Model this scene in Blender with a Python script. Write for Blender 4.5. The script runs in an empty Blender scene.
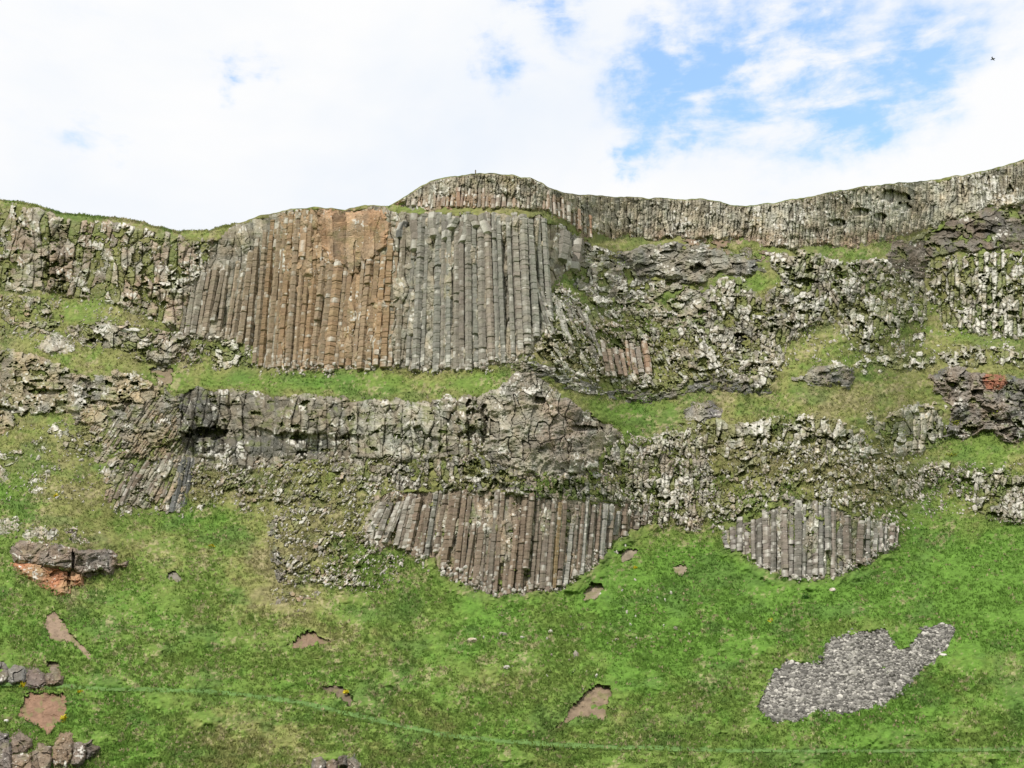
import bpy, math
import numpy as np
from mathutils import Vector

# ------------------------------------------------------------------ scene, camera
scene = bpy.context.scene
COL = scene.collection
W, H = 1024, 768
HFOV = math.radians(50.0)
F = (W / 2) / math.tan(HFOV / 2)
PITCH = math.radians(20.0)
CAMZ = 1.7
cp, sp = math.cos(PITCH), math.sin(PITCH)
cam_d = bpy.data.cameras.new('camera')
cam_d.sensor_width = 36.0
cam_d.lens = 18.0 / math.tan(HFOV / 2)
cam_d.clip_end = 6000
cam = bpy.data.objects.new('camera', cam_d)
cam.location = (0, 0, CAMZ)
cam.rotation_euler = (math.radians(90) + PITCH, 0, 0)
COL.objects.link(cam)
scene.camera = cam
rng = np.random.default_rng(7)

def mixt(a, b, t): return tuple(np.asarray(a) * (1 - t) + np.asarray(b) * t)
# ------------------------------------------------------------------ numeric helpers
def hsh(ix, iy, s):
    ix = ix.astype(np.int64).astype(np.uint32); iy = iy.astype(np.int64).astype(np.uint32)
    h = ix * np.uint32(374761393) + iy * np.uint32(668265263) + np.uint32((s * 2246822519) & 0xffffffff)
    h = (h ^ (h >> np.uint32(13))) * np.uint32(1274126177)
    h = (h ^ (h >> np.uint32(16))) * np.uint32(2246822519)
    h = h ^ (h >> np.uint32(15))
    return (h.astype(np.float64) / 4294967295.0).astype(np.float32)

def noise(x, y, s=0):
    x = np.asarray(x, np.float32); y = np.asarray(y, np.float32)
    x, y = np.broadcast_arrays(x, y)
    ix = np.floor(x); iy = np.floor(y)
    fx = x - ix; fy = y - iy
    fx = fx * fx * (3 - 2 * fx); fy = fy * fy * (3 - 2 * fy)
    a = hsh(ix, iy, s); b = hsh(ix + 1, iy, s); c = hsh(ix, iy + 1, s); d = hsh(ix + 1, iy + 1, s)
    return (a + (b - a) * fx) * (1 - fy) + (c + (d - c) * fx) * fy

def fbm(x, y, s=0, o=4, g=0.5):
    r = 0; a = 1; t = 0
    for k in range(o):
        r = r + a * noise(np.asarray(x) * 2**k + 17.3 * k, np.asarray(y) * 2**k + 9.1 * k, s + k)
        t += a; a *= g
    return r / t

def vor(x, y, s=0, jit=0.9):
    ix = np.floor(x); iy = np.floor(y)
    f1 = np.full(x.shape, 9, np.float32); f2 = f1.copy()
    r1 = np.zeros(x.shape, np.float32); r2 = r1.copy(); dx1 = r1.copy(); dy1 = r1.copy()
    for dx in (-1, 0, 1):
        for dy in (-1, 0, 1):
            cx = ix + dx; cy = iy + dy
            px = cx + .5 + (hsh(cx, cy, s) - .5) * jit; py = cy + .5 + (hsh(cx, cy, s + 1) - .5) * jit
            ex = x - px; ey = y - py
            d = np.sqrt(ex * ex + ey * ey)
            n = d < f1
            f2 = np.where(n, f1, np.minimum(f2, d))
            f1 = np.where(n, d, f1)
            r1 = np.where(n, hsh(cx, cy, s + 2), r1); r2 = np.where(n, hsh(cx, cy, s + 3), r2)
            dx1 = np.where(n, ex, dx1); dy1 = np.where(n, ey, dy1)
    return f1, f2, r1, r2, dx1, dy1

def sstep(a, b, x):
    t = np.clip((x - a) / (b - a), 0, 1)
    return t * t * (3 - 2 * t)

def mixc(a, b, t):
    t = np.asarray(t)[..., None]
    return np.asarray(a, np.float32) * (1 - t) + np.asarray(b, np.float32) * t

def sdist(poly, x, y):
    """signed distance to a polygon, positive inside"""
    p = np.asarray(poly, np.float32)
    d = np.full(x.shape, 1e9, np.float32); ins = np.zeros(x.shape, bool)
    n = len(p)
    for i in range(n):
        ax, ay = p[i]; bx, by = p[(i + 1) % n]
        ex, ey = bx - ax, by - ay
        t = np.clip(((x - ax) * ex + (y - ay) * ey) / (ex * ex + ey * ey + 1e-9), 0, 1)
        d = np.minimum(d, (x - ax - t * ex)**2 + (y - ay - t * ey)**2)
        c = (ay > y) != (by > y)
        if ey != 0:
            ins ^= c & (x < ex * (y - ay) / ey + ax)
    d = np.sqrt(d)
    return np.where(ins, d, -d)

def blur(a, rx, ry):
    for ax, r in ((1, rx), (0, ry)):
        if r < 1: continue
        for _ in range(2):
            pad = [(0, 0), (0, 0)]; pad[ax] = (r + 1, r)
            c = np.cumsum(np.pad(a, pad, mode='edge').astype(np.float64), axis=ax)
            n = a.shape[ax]
            if ax == 1: a = (c[:, 2 * r + 1:2 * r + 1 + n] - c[:, :n]) / (2 * r + 1)
            else: a = (c[2 * r + 1:2 * r + 1 + n] - c[:n]) / (2 * r + 1)
    return a.astype(np.float32)

# ------------------------------------------------------------------ the crest of the cliff
CREST = [(-260, 176), (-100, 192), (0, 199), (40, 205), (62, 213), (100, 216), (130, 219), (155, 226), (178, 231), (212, 230), (240, 222),
         (262, 215), (290, 209), (320, 207), (345, 209), (366, 205), (388, 206), (400, 199), (415, 189), (432, 181), (455, 176), (480, 173.5),
         (505, 174), (530, 178), (550, 187), (565, 193), (600, 196), (650, 198), (700, 199), (718, 202), (740, 206), (780, 202), (830, 192),
         (880, 184), (940, 179), (972, 173), (1000, 167), (1024, 160), (1120, 150), (1284, 152)]
CX, CY = zip(*CREST)
def crest(u):
    return np.interp(u, CX, CY) + (fbm(np.asarray(u) / 9, 0 * np.asarray(u), 91, 3) - .5) * 3.0

# ------------------------------------------------------------------ outlines of the rock outcrops (traced), with their steepness
R = dict
ROCKS = {}
def rk(key, poly, ang=76, **k):
    ROCKS[key] = dict(poly=poly, ang=ang, **k)

GREY = (.27, .252, .215); LGREY = (.36, .342, .30); DARK = (.14, .134, .127); BROWN = (.23, .178, .135)
OCHRE = (.30, .245, .15); PURPLE = (.165, .135, .125); PALE = (.57, .55, .50); RED = (.36, .13, .075); ORANGE = (.30, .195, .115)
MOSS = (.15, .175, .055)

rk('rim', [(552,195),(600,200),(650,202),(700,204),(742,210),(780,207),(830,197),(880,190),(940,185),(975,178),(1000,172),(1030,163),(1290,156),(1290,205),(1030,203),(985,207),(940,222),(915,232),(890,240),(850,246),(800,248),(770,247),(740,241),(700,237),(650,239),(610,238),(590,228),(570,212)],
   80, kind='cols', w=3.6, h=16, amp=1.0, c1=GREY, c2=LGREY, lichen=.25, low=(.25,.19,.15), lowv=(222,240), groove=.8, dents=[(893,197,16,6,3),(905,207,8,5,2),(860,212,10,4,1.5),(838,222,7,4,1.5),(1010,190,3,8,1.5),(880,218,6,5,1.5)],
   name='rim_cliff', label='long grey cliff band of thin upright columns running under the skyline to the right edge', cat='cliff')
rk('dome', [(388,209),(400,201),(415,192),(432,184),(455,179),(480,176),(505,177),(530,181),(548,189),(562,196),(578,206),(592,222),(600,238),(585,240),(566,222),(545,212),(500,208),(450,210),(420,209)],
   78, kind='cols', w=3.4, h=13, amp=.9, c1=GREY, c2=(.2,.175,.14), lichen=.18, low=(.27,.18,.125), lowv=(190,200), groove=.8,
   name='domed_crag', label='round-topped crag rising on the skyline behind the tallest columns', cat='crag')
rk('organ', [(190,250),(215,238),(245,227),(262,218),(290,212),(320,210),(350,212),(375,209),(400,213),(440,212),(500,212),(540,214),(562,222),(588,240),(596,258),(575,268),(556,282),(550,310),(545,335),(530,352),(512,364),(460,373),(400,370),(330,372),(262,372),(248,345),(190,338),(184,300)],
   85, kind='cols', w=8, h=30, amp=.8, c1=(.24,.222,.192), c2=(.21,.19,.165), lichen=.14, groove=.9, blob=[(330,290,56,110,(.27,.2,.14))],
   name='tall_column_cliff', label='tallest cliff face of long upright columns, orange at left and grey at right', cat='cliff')
rk('upleft', [(-258,181),(-100,196),(0,204),(40,210),(62,218),(110,222),(150,230),(180,237),(215,237),(205,262),(192,300),(186,335),(150,318),(120,305),(80,297),(40,290),(0,292),(-258,300)],
   78, nosnap=1, kind='cols', lean=.1, w=8, h=22, amp=1.2, c1=(.23,.185,.155), c2=(.25,.23,.2), lichen=.34, pocket=.16, groove=1.0,
   name='broken_column_cliff', label='cliff of broken stubby columns at the upper left below the skyline', cat='cliff')
rk('leftrub', [(-100,300),(0,294),(50,297),(66,318),(50,334),(0,336),(-100,330)], 60, kind='blocks', w=8, h=7, amp=1.3, c1=GREY, c2=BROWN, lichen=.35, pocket=.4,
   name='rubble_outcrop', label='stony outcrop with grass pockets at the left edge under the broken columns', cat='outcrop')
rk('leftcave', [(70,326),(95,318),(120,320),(150,330),(192,336),(200,362),(165,366),(130,356),(100,350),(80,340)], 66, kind='blocks', w=11, h=9, amp=1.8, c1=(.25,.21,.18), c2=GREY, lichen=.25, pocket=.15, dents=[(98,342,11,4,2.5)],
   name='cave_outcrop', label='brown rounded outcrop over a small dark hollow left of the tallest columns', cat='outcrop')
rk('orgleft', [(186,336),(205,330),(228,336),(248,344),(256,370),(215,368),(190,362)], 66, kind='blocks', w=8, h=9, amp=1.2, c1=GREY, c2=LGREY, lichen=.5, pocket=.42,
   name='mossy_outcrop', label='mossy pale outcrop at the left foot of the tallest columns', cat='outcrop')
rk('knob', [(36,347),(50,334),(62,336),(72,349),(52,354)], 60, kind='massive', amp=.9, c1=(.2,.175,.16), c2=LGREY, lichen=.3,
   name='small_crag', label='small pale rock knob in the grass above the left crag', cat='rock')
rk('leftcrag', [(-258,350),(0,352),(24,350),(40,356),(60,368),(80,374),(100,378),(115,371),(140,374),(165,388),(180,402),(182,440),(150,450),(120,440),(88,424),(50,410),(30,414),(0,432),(-258,440)],
   70, kind='massive', amp=1.5, c1=(.27,.23,.17), c2=(.19,.178,.16), lichen=.28, pocket=.12, w=12, h=10, dents=[(5,412,12,8,2.5),(105,403,14,3,1.4),(50,392,20,3,1.6)],
   name='yellow_crag', label='knobbly yellow-brown crag at the left edge below the upper grass ledge', cat='crag')
rk('lr1', [(60,432),(75,424),(92,424),(112,436),(116,450),(104,464),(85,458),(62,452)], 55, kind='blocks', w=7, h=6, amp=1.0, c1=BROWN, c2=GREY, lichen=.45, pocket=.32,
   name='rubble_outcrop', label='clump of brown and pale stones under the yellow crag', cat='outcrop')
rk('lr2', [(36,444),(56,424),(64,424),(52,444),(40,452)], 50, kind='blocks', w=6, h=5, amp=.9, c1=GREY, c2=LGREY, lichen=.6, pocket=.3,
   name='rubble_outcrop', label='narrow slanting line of pale stones left of the brown stone clump', cat='outcrop')
rk('lr3', [(-40,452),(10,446),(24,452),(14,468),(4,480),(-40,480)], 50, kind='blocks', w=7, h=7, amp=.9, c1=GREY, c2=BROWN, lichen=.4, pocket=.3,
   name='rubble_outcrop', label='grey stone patch at the left edge above the dark green gully', cat='outcrop')
rk('lr4', [(18,486),(34,472),(50,470),(46,488),(26,494)], 45, kind='blocks', w=6, h=6, amp=.7, c1=GREY, c2=LGREY, lichen=.7, pocket=.35,
   name='rubble_outcrop', label='small heap of white-speckled stones alone on the left grass rise', cat='outcrop')
rk('lowcrag', [(84,418),(100,400),(140,396),(182,400),(184,462),(150,460),(122,458),(104,446)], 66, kind='cols', lean=.7, w=3.6, h=20, amp=.7, c1=(.22,.178,.135), c2=(.175,.158,.138), lichen=.2, pocket=.12,
   name='streaked_crag', label='brown crag with fine slanting streaks above the leaning columns at left', cat='crag')
rk('rightlow', [(1000,500),(1012,486),(1030,478),(1288,480),(1288,520),(1030,526),(1004,524)], 66, kind='cols', w=4.6, h=10, amp=1.0, c1=GREY, c2=LGREY, lichen=.62, pocket=.12,
   name='pale_outcrop', label='slanting pale slabs at the right edge just above the grass', cat='outcrop')
rk('tilt', [(103,470),(118,452),(150,448),(182,452),(192,470),(186,496),(180,512),(150,510),(120,516),(104,500)], 68, kind='cols', lean=.45, w=6, h=24, amp=.7, c1=(.215,.175,.14), c2=GREY, lichen=.28, pocket=.2,
   name='tilted_column_outcrop', label='outcrop of leaning brown columns low on the left with a dark strip beside it', cat='outcrop')
rk('midband', [(174,396),(200,386),(215,390),(235,388),(262,394),(300,396),(350,401),(430,403),(446,398),(474,396),(484,430),(474,456),(420,462),(350,460),(320,462),(280,466),(250,468),(200,468),(180,464)],
   78, kind='cols', w=9, h=24, amp=1.0, c1=(.155,.142,.124), c2=(.22,.2,.17), lichen=.22, blob=[(400,425,50,30,(.29,.275,.24)),(300,420,40,24,(.2,.18,.15)),(190,420,26,30,(.13,.125,.118)),(255,446,80,11,(.125,.12,.11))], groove=.9, bulge=(431,1.5), pocket=.03,  # last blob: shade under the overhang put into the rock colour
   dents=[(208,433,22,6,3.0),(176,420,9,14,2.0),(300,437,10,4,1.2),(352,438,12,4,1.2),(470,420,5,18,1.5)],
   name='dark_overhang_cliff', label='long grey cliff band with a dark undercut below the middle grass ledge', cat='cliff')
rk('central', [(478,398),(500,390),(516,374),(524,368),(548,378),(560,394),(585,408),(612,424),(618,436),(606,448),(600,470),(560,478),(520,474),(490,462),(478,440)],
   72, kind='massive', amp=1.35, crack=1.8, c1=(.25,.232,.2), c2=(.185,.168,.148), lichen=.24, w=10, h=19, blob=[(560,425,28,24,(.27,.23,.2)),(520,420,24,20,(.29,.27,.235))], dents=[(484,425,4,20,1.6),(540,400,5,4,1.6),(585,428,14,3,1.6)],
   name='pointed_crag', label='pointed grey crag in the middle jutting through the grass ledge', cat='crag')
rk('palecliff', [(604,446),(622,440),(645,440),(690,428),(706,440),(712,470),(716,500),(700,528),(652,528),(640,512),(610,500),(598,480)],
   74, kind='cols', w=4.5, h=12, amp=1.0, c1=LGREY, c2=(.25,.225,.2), lichen=.55, pocket=.12, groove=.9,
   name='pale_rubble_cliff', label='pale speckled cliff of shattered rock right of the pointed crag', cat='cliff')
rk('shatter', [(330,468),(352,452),(420,456),(480,454),(520,472),(600,474),(640,505),(560,500),(500,494),(440,490),(400,492),(380,484),(350,480)],
   72, kind='cols', w=4.5, h=9, amp=.8, c1=(.22,.195,.165), c2=(.16,.152,.14), lichen=.3, pocket=.16, dents=[(498,487,9,7,1.0)],
   name='shattered_cliff', label='shattered brown-grey rock band directly above the lower brown columns', cat='cliff')
rk('lowcol', [(372,496),(400,488),(440,487),(500,491),(560,497),(650,503),(652,524),(612,546),(592,572),(560,592),(500,597),(470,591),(444,578),(432,560),(405,557),(398,548),(372,552),(362,530)],
   80, kind='cols', w=6, h=30, amp=.5, c1=(.19,.15,.12), c2=(.2,.18,.155), lichen=.2, pocket=.05,
   name='brown_column_cliff', label='lower cliff of straight brown columns ending in the bright grass at mid picture', cat='cliff')
rk('leftrubble', [(190,462),(250,460),(330,456),(384,476),(372,500),(362,530),(375,548),(402,560),(388,588),(352,592),(320,582),(278,586),(272,545),(276,516),(230,505),(192,508)],
   52, kind='cols', lean=.6, w=4.6, h=7, amp=.8, c1=(.26,.21,.175), c2=GREY, lichen=.66, pocket=.64,
   name='grassy_rubble', label='grassy rubble slope dotted with pale stones left of the lower brown columns', cat='rubble slope')
rk('crack', [(268,524),(276,514),(284,518),(277,532),(278,548),(285,574),(296,584),(285,588),(274,576),(271,552)], 55, kind='blocks', w=5, h=7, amp=1.2, c1=DARK, c2=GREY, lichen=.2, pocket=.1,
   name='rock_ledge', label='thin dark crooked rock edge bounding the grassy rubble on its left', cat='rock ledge')
rk('lowrub', [(284,586),(300,592),(316,600),(300,604),(280,600)], 45, kind='blocks', w=5, h=4, amp=.7, c1=GREY, c2=BROWN, lichen=.25, pocket=.3,
   name='rubble_outcrop', label='low grey stone patch below the thin dark crooked edge', cat='outcrop')
rk('rightcol', [(722,528),(746,520),(770,508),(800,498),(830,504),(870,516),(900,526),(896,546),(870,566),(830,580),(785,581),(745,560),(724,546)],
   80, kind='cols', w=6, h=20, amp=.5, c1=(.18,.16,.14), c2=GREY, lichen=.32, pocket=.12,
   name='bowl_column_cliff', label='bowl-shaped face of grey-brown columns low at right above the scree', cat='cliff')
rk('pband1', [(684,426),(705,418),(740,424),(790,416),(826,416),(858,432),(872,440),(866,456),(820,454),(780,449),(720,449),(690,446)],
   70, kind='cols', w=6.5, h=15, amp=1.1, c1=LGREY, c2=GREY, lichen=.6, pocket=.18,
   name='pale_outcrop', label='pale blocky rock band below the right-hand curve of the grass ledge', cat='outcrop')
rk('pband2', [(866,412),(880,418),(900,408),(925,404),(946,408),(944,438),(928,452),(905,458),(888,452),(872,432)],
   72, kind='cols', w=7, h=19, amp=1.1, c1=LGREY, c2=GREY, lichen=.5, pocket=.12,
   name='pale_outcrop', label='pale outcrop of upright slabs left of the dark red-stained rocks', cat='outcrop')
rk('mixed', [(708,448),(780,446),(836,448),(884,448),(908,466),(914,500),(904,528),(870,520),(840,508),(800,500),(760,512),(728,532),(706,520)],
   58, kind='cols', w=4.6, h=8, amp=.9, c1=GREY, c2=(.23,.205,.17), lichen=.6, pocket=.52,
   name='grassy_rubble', label='olive grass slope full of pale stones just above the bowl-shaped columns', cat='rubble slope')
rk('pband3', [(904,474),(925,466),(950,462),(962,470),(1000,468),(1030,478),(1288,480),(1288,520),(1030,524),(992,518),(972,506),(950,494),(915,490)],
   66, kind='cols', w=4.6, h=9, amp=1.0, c1=(.22,.205,.18), c2=LGREY, lichen=.6, pocket=.32,
   name='pale_outcrop', label='broken pale outcrop at the right edge above the brightest green slope', cat='outcrop')
rk('redrock', [(930,376),(950,368),(968,369),(990,374),(1010,378),(1030,382),(1288,384),(1288,440),(1030,440),(1008,446),(992,430),(962,440),(946,436),(950,406),(934,388)],
   70, kind='massive', amp=2.0, c1=(.12,.117,.115), c2=(.18,.155,.14), lichen=.14, w=12, h=8, pocket=.05,
   blob=[(994,381,13,10,(.26,.115,.08))],
   name='dark_outcrop', label='dark lumpy outcrop with a red stain at the right edge', cat='outcrop')
rk('caved', [(612,256),(640,246),(668,242),(704,246),(730,256),(760,262),(766,272),(740,276),(718,274),(704,284),(676,284),(640,276)], 68, kind='massive', amp=1.8, c1=DARK, c2=(.2,.19,.17), lichen=.12, w=13, h=6, dents=[(699,269,7,6,2.6)],
   name='cave_crag', label='dark grey crag with a round hollow under the right-hand rim cliff', cat='crag')
rk('band20', [(568,250),(592,243),(612,252),(640,274),(684,286),(716,292),(724,330),(704,344),(676,328),(640,314),(600,306),(576,284)],
   66, kind='massive', w=9, h=7, amp=1.4, c1=GREY, c2=(.19,.178,.16), lichen=.5, pocket=.2,
   name='slanting_outcrop', label='grey rock band slanting down right from the tallest columns', cat='outcrop')
rk('palemass', [(704,296),(716,280),(738,278),(752,292),(762,300),(782,280),(768,258),(796,250),(850,262),(888,258),(896,276),(866,292),(838,318),(800,332),(786,350),(772,388),(752,392),(738,382),(742,362),(716,348),(702,322)],
   70, kind='cols', w=4.8, h=8, warp=3.5, amp=1.15, c1=(.25,.235,.205), c2=(.185,.172,.155), lichen=.52, pocket=.16, dents=[(742,343,7,11,3.0),(752,372,7,8,1.5),(806,282,12,4,1.4)],
   name='lichened_crag', label='pale lichen-speckled crag with a dark cave mouth at its foot', cat='crag')
rk('slantcol', [(546,288),(560,286),(580,300),(604,318),(640,332),(660,348),(652,382),(600,384),(566,374),(536,352),(546,330)],
   70, kind='cols', lean=-.5, w=5, h=12, amp=1.0, c1=(.23,.2,.175), c2=LGREY, lichen=.5, pocket=.3,
   name='leaning_column_outcrop', label='outcrop of leaning whitish columns right of the tallest columns', cat='outcrop')
rk('darkledge', [(508,362),(524,356),(548,364),(570,374),(600,386),(640,394),(684,382),(724,374),(752,378),(778,388),(770,394),(745,394),(715,386),(690,393),(655,404),(636,403),(600,397),(565,388),(545,378),(520,372)],
   76, kind='massive', amp=1.1, c1=(.125,.12,.113), c2=(.2,.188,.168), lichen=.2, w=10, h=4, pocket=.12,
   name='dark_rock_ledge', label='thin dark curving rock ledge above the middle grass sweep', cat='rock ledge')
rk('darkslab', [(792,380),(815,370),(838,362),(852,370),(854,384),(825,386)], 68, kind='massive', amp=1.2, c1=DARK, c2=GREY, lichen=.2, w=10, h=4,
   name='dark_slab', label='short dark layered slab in the right grass slope', cat='rock ledge')
rk('rock33', [(680,412),(692,404),(716,404),(724,416),(704,424),(688,424)], 62, kind='massive', amp=1.0, c1=(.15,.14,.145), c2=GREY, lichen=.2, w=8, h=5,
   name='small_crag', label='dark purplish rock knob below the grass sweep right of the pointed crag', cat='rock')
rk('earth', [(884,262),(896,244),(940,224),(985,209),(1030,205),(1288,206),(1288,258),(1030,248),(990,252),(950,252),(928,262),(925,290),(905,282)],
   62, kind='massive', amp=1.6, c1=(.135,.115,.1), c2=(.11,.102,.094), lichen=.12, pocket=.08, w=16, h=8, dents=[(944,232,12,4,1.3),(985,236,10,6,1.2)],
   name='brown_earth_cliff', label='brown and purple earthy cliff under the rim at the right edge', cat='cliff')
rk('upright', [(928,258),(960,254),(1030,250),(1288,258),(1288,345),(1030,338),(1000,336),(960,332),(942,328),(928,300)],
   72, kind='cols', w=5.2, h=17, warp=.6, groove=1.3, amp=1.15, c1=(.22,.205,.18), c2=LGREY, lichen=.62, pocket=.2,
   name='stepped_column_cliff', label='stepped cliff of pale upright columns below the brown earthy cliff', cat='cliff')
rk('pr27', [(840,330),(850,300),(866,274),(900,264),(926,276),(930,306),(930,338),(904,356),(866,354),(846,346)],
   66, kind='cols', w=5, h=14, warp=.6, groove=1.3, amp=1.0, c1=(.22,.205,.18), c2=LGREY, lichen=.64, pocket=.3,
   name='pale_outcrop', label='grassy pale outcrop left of the stepped column cliff', cat='outcrop')
rk('slope29', [(676,236),(712,238),(752,248),(780,256),(762,266),(722,256),(694,248)], 56, kind='massive', amp=.5, c1=(.17,.13,.105), c2=(.13,.115,.1), lichen=.12, pocket=.2, w=14, h=5,
   name='earth_bank', label='bare reddish-brown bank just beneath the rim cliff', cat='earth bank')
rk('small1', [(856,366),(870,354),(900,354),(930,350),(934,366),(900,376),(870,376)], 55, kind='cols', w=4.5, h=7, amp=.8, c1=GREY, c2=LGREY, lichen=.65, pocket=.55,
   name='rubble_outcrop', label='small pale stones in the right grass above the dark lumpy outcrop', cat='outcrop')
rk('small2', [(938,352),(960,344),(1010,346),(1030,352),(1026,366),(990,366),(950,366)], 55, kind='cols', w=5, h=8, amp=.9, c1=GREY, c2=LGREY, lichen=.6, pocket=.45,
   name='rubble_outcrop', label='grassy patch of pale stone clumps below the stepped column cliff', cat='outcrop')
rk('small3', [(590,296),(620,300),(660,306),(700,318),(722,336),(722,372),(700,384),(660,390),(632,392),(600,384),(640,372),(660,350),(644,334),(606,318)], 62, kind='cols', lean=-.3, w=4.6, h=8, amp=.95, c1=GREY, c2=(.2,.185,.16), lichen=.6, pocket=.42,
   name='grassy_rubble', label='pale stony slope between the leaning columns and the lichened crag', cat='rubble slope')
rk('small4', [(718,356),(740,352),(768,352),(790,364),(784,376),(740,380),(716,372)], 58, kind='blocks', w=6, h=6, amp=1.0, c1=LGREY, c2=GREY, lichen=.55, pocket=.4,
   name='rubble_outcrop', label='pale stones just under the dark cave mouth', cat='outcrop')
# the red and brown outcrop low at left, its parts
rk('redcap', [(11,549),(20,541),(40,542),(60,545),(76,548),(92,550),(105,548),(114,550),(119,562),(129,560),(128,567),(116,568),(110,577),(100,571),(88,578),(80,577),(74,572),(62,570),(36,566),(14,562)],
   78, kind='massive', amp=1.1, lift=1.7, tight=1, c1=(.19,.15,.13), c2=(.145,.125,.115), lichen=.1, w=12, h=9, dents=[(73,560,1.6,14,1.8),(92,574,6,3,1.2)])
rk('redlow', [(12,564),(30,561),(60,567),(84,573),(83,585),(72,589),(66,596),(56,594),(38,584),(22,575)],
   72, kind='massive', amp=.9, lift=.9, tight=1, c1=(.31,.145,.09), c2=(.29,.19,.125), lichen=.05, w=13, h=6, dents=[(69,577,2.2,13,1.3)])
rk('pr_a', [(0,531),(3,522),(14,520),(19,524),(12,530)], 50, kind='blocks', w=5, h=4, amp=.6, c1=LGREY, c2=GREY, lichen=.6,
   name='pale_rock', label='white-speckled low rock at the left edge above the red outcrop', cat='rock')
rk('pr_b', [(24,535),(28,526),(40,524),(56,527),(58,536),(50,542),(40,538)], 52, kind='blocks', w=5, h=5, amp=.8, c1=GREY, c2=LGREY, lichen=.5,
   name='pale_rock', label='wide pale speckled rock just above the brown cap of the red outcrop', cat='rock')
rk('pr_c', [(66,528),(72,525),(80,528),(81,538),(90,540),(100,546),(80,546),(72,545)], 55, kind='blocks', w=6, h=6, amp=.8, c1=(.27,.22,.2), c2=LGREY, lichen=.4,
   name='pale_rock', label='pinkish-white rock above the gap in the red outcrop', cat='rock')

SOILS = [
 ('soil_a', [(46,616),(54,612),(60,618),(66,627),(74,636),(84,646),(94,660),(90,662),(80,650),(70,643),(58,640),(48,640),(45,628)], 'narrow curved strip of bare pinkish soil below the red outcrop', (.34,.25,.195)),
 ('soil_b', [(18,716),(22,704),(27,693),(38,692),(52,693),(64,694),(68,704),(66,718),(56,724),(48,735),(42,728),(28,720)], 'five-sided patch of bare red-brown soil between the bottom-left boulders', (.30,.185,.135)),
 ('soil_c', [(558,728),(568,712),(576,700),(588,690),(598,683),(608,685),(612,692),(608,706),(606,722),(592,716),(574,718)], 'triangular patch of bare brown soil above the path at bottom centre', (.28,.21,.155)),
 ('soil_d', [(288,646),(300,636),(305,631),(318,634),(332,643),(318,644),(300,649)], 'thin strip of bare soil in the grass below the grassy rubble', (.27,.19,.14)),
 ('soil_e', [(322,688),(334,685),(346,688),(354,698),(350,706),(342,700),(330,693)], 'small crooked scrape of dark soil touching the path', (.2,.155,.12)),
 ('soil_f', [(166,574),(174,570),(182,577),(180,582),(170,580)], 'tiny grey bare spot in the grass right of the red outcrop', (.27,.24,.22)),
 ('soil_g', [(46,664),(54,660),(62,668),(60,676),(50,674)], 'little bare brown hollow at the right end of the lower left rocks', (.24,.19,.145)),
 ('soil_h', [(673,567),(680,563),(688,568),(682,575),(677,574)], 'small triangular bare spot in bright grass below the pale rubble cliff', (.33,.27,.21)),
 ('soil_i', [(616,552),(628,547),(640,550),(632,558),(622,562)], 'pair of bare stony spots just right of the brown columns foot', (.30,.25,.2)),
 ('soil_j', [(582,592),(592,582),(603,580),(605,590),(594,600),(584,600)], 'stony bare spot below the foot of the brown columns', (.31,.25,.2)),
 ('soil_k', [(150,370),(160,362),(172,368),(172,384),(160,388)], 'bare brown strip in the grass left of the middle ledge', (.27,.215,.155)),
]
SCREE = [(757,706),(766,690),(770,680),(776,668),(790,662),(806,662),(822,664),(826,650),(834,640),(850,634),(868,630),(884,629),(892,640),(900,652),(910,646),(918,636),(928,626),(942,623),(955,628),(952,640),(944,654),(932,664),(918,674),(904,688),(888,704),(868,710),(848,712),(820,710),(796,722),(776,722),(762,714)]

for _r in ROCKS.values():
    if _r['c1'] not in (GREY, LGREY, DARK): _r['c1'] = tuple(x * 1.15 for x in _r['c1'])
    if _r['c2'] not in (GREY, LGREY, DARK): _r['c2'] = tuple(x * 1.15 for x in _r['c2'])
    if not _r.get('nosnap'): _r['poly'] = [(a, float(np.interp(a, CX, CY)) - 7) if b < np.interp(a, CX, CY) + 8.2 else (a, b) for a, b in _r['poly']]
# ------------------------------------------------------------------ base depth of the hillside, from the steepness of each region
GU = np.arange(-262, 1290, 2.0, dtype=np.float32)
GV = np.arange(860, 138, -2.0, dtype=np.float32)
gu, gv = np.meshgrid(GU, GV)
ang = 34.0 + 11.0 * sstep(520, 430, gv) + 3 * (fbm(gu / 60, gv / 60, 3, 3) - .5) * 2
for k, r in ROCKS.items():
    m = sstep(-2, 3, sdist(r['poly'], gu, gv))
    ang = ang * (1 - m) + r['ang'] * m
m = sstep(-1, 1, sdist([(385,210),(392,205),(420,207),(455,208.5),(500,207),(545,210),(566,220),(560,223),(540,213),(500,211.5),(440,211.5),(400,212)], gu, gv))
ang = ang * (1 - m) + 33.2 * m
ang = blur(ang, 2, 1)
def tv(v):
    y = (384 - v) / F
    return (sp + y * cp) / (cp - y * sp)
tt = tv(GV)
lnD = np.zeros_like(ang)
base = math.log(101.0)
gulley = 4.0 * (fbm(GU / 160, 0 * GU, 5, 2) - .5)
lnD[0] = base + gulley / 101
for i in range(1, len(GV)):
    tm = .5 * (tt[i] + tt[i - 1])
    den = np.maximum(np.tan(np.radians(np.minimum(.5 * (ang[i] + ang[i - 1]), 86))) - tm, .055)
    lnD[i] = lnD[i - 1] + (tt[i] - tt[i - 1]) / den
low = blur(np.exp(lnD), 14, 1)
Dg = (.72 * low + .28 * blur(np.exp(lnD), 3, 0)).astype(np.float32)
Dg += 1.6 * (blur(fbm(gu / 45, gv / 45, 11, 3), 2, 2) - .5)

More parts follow.
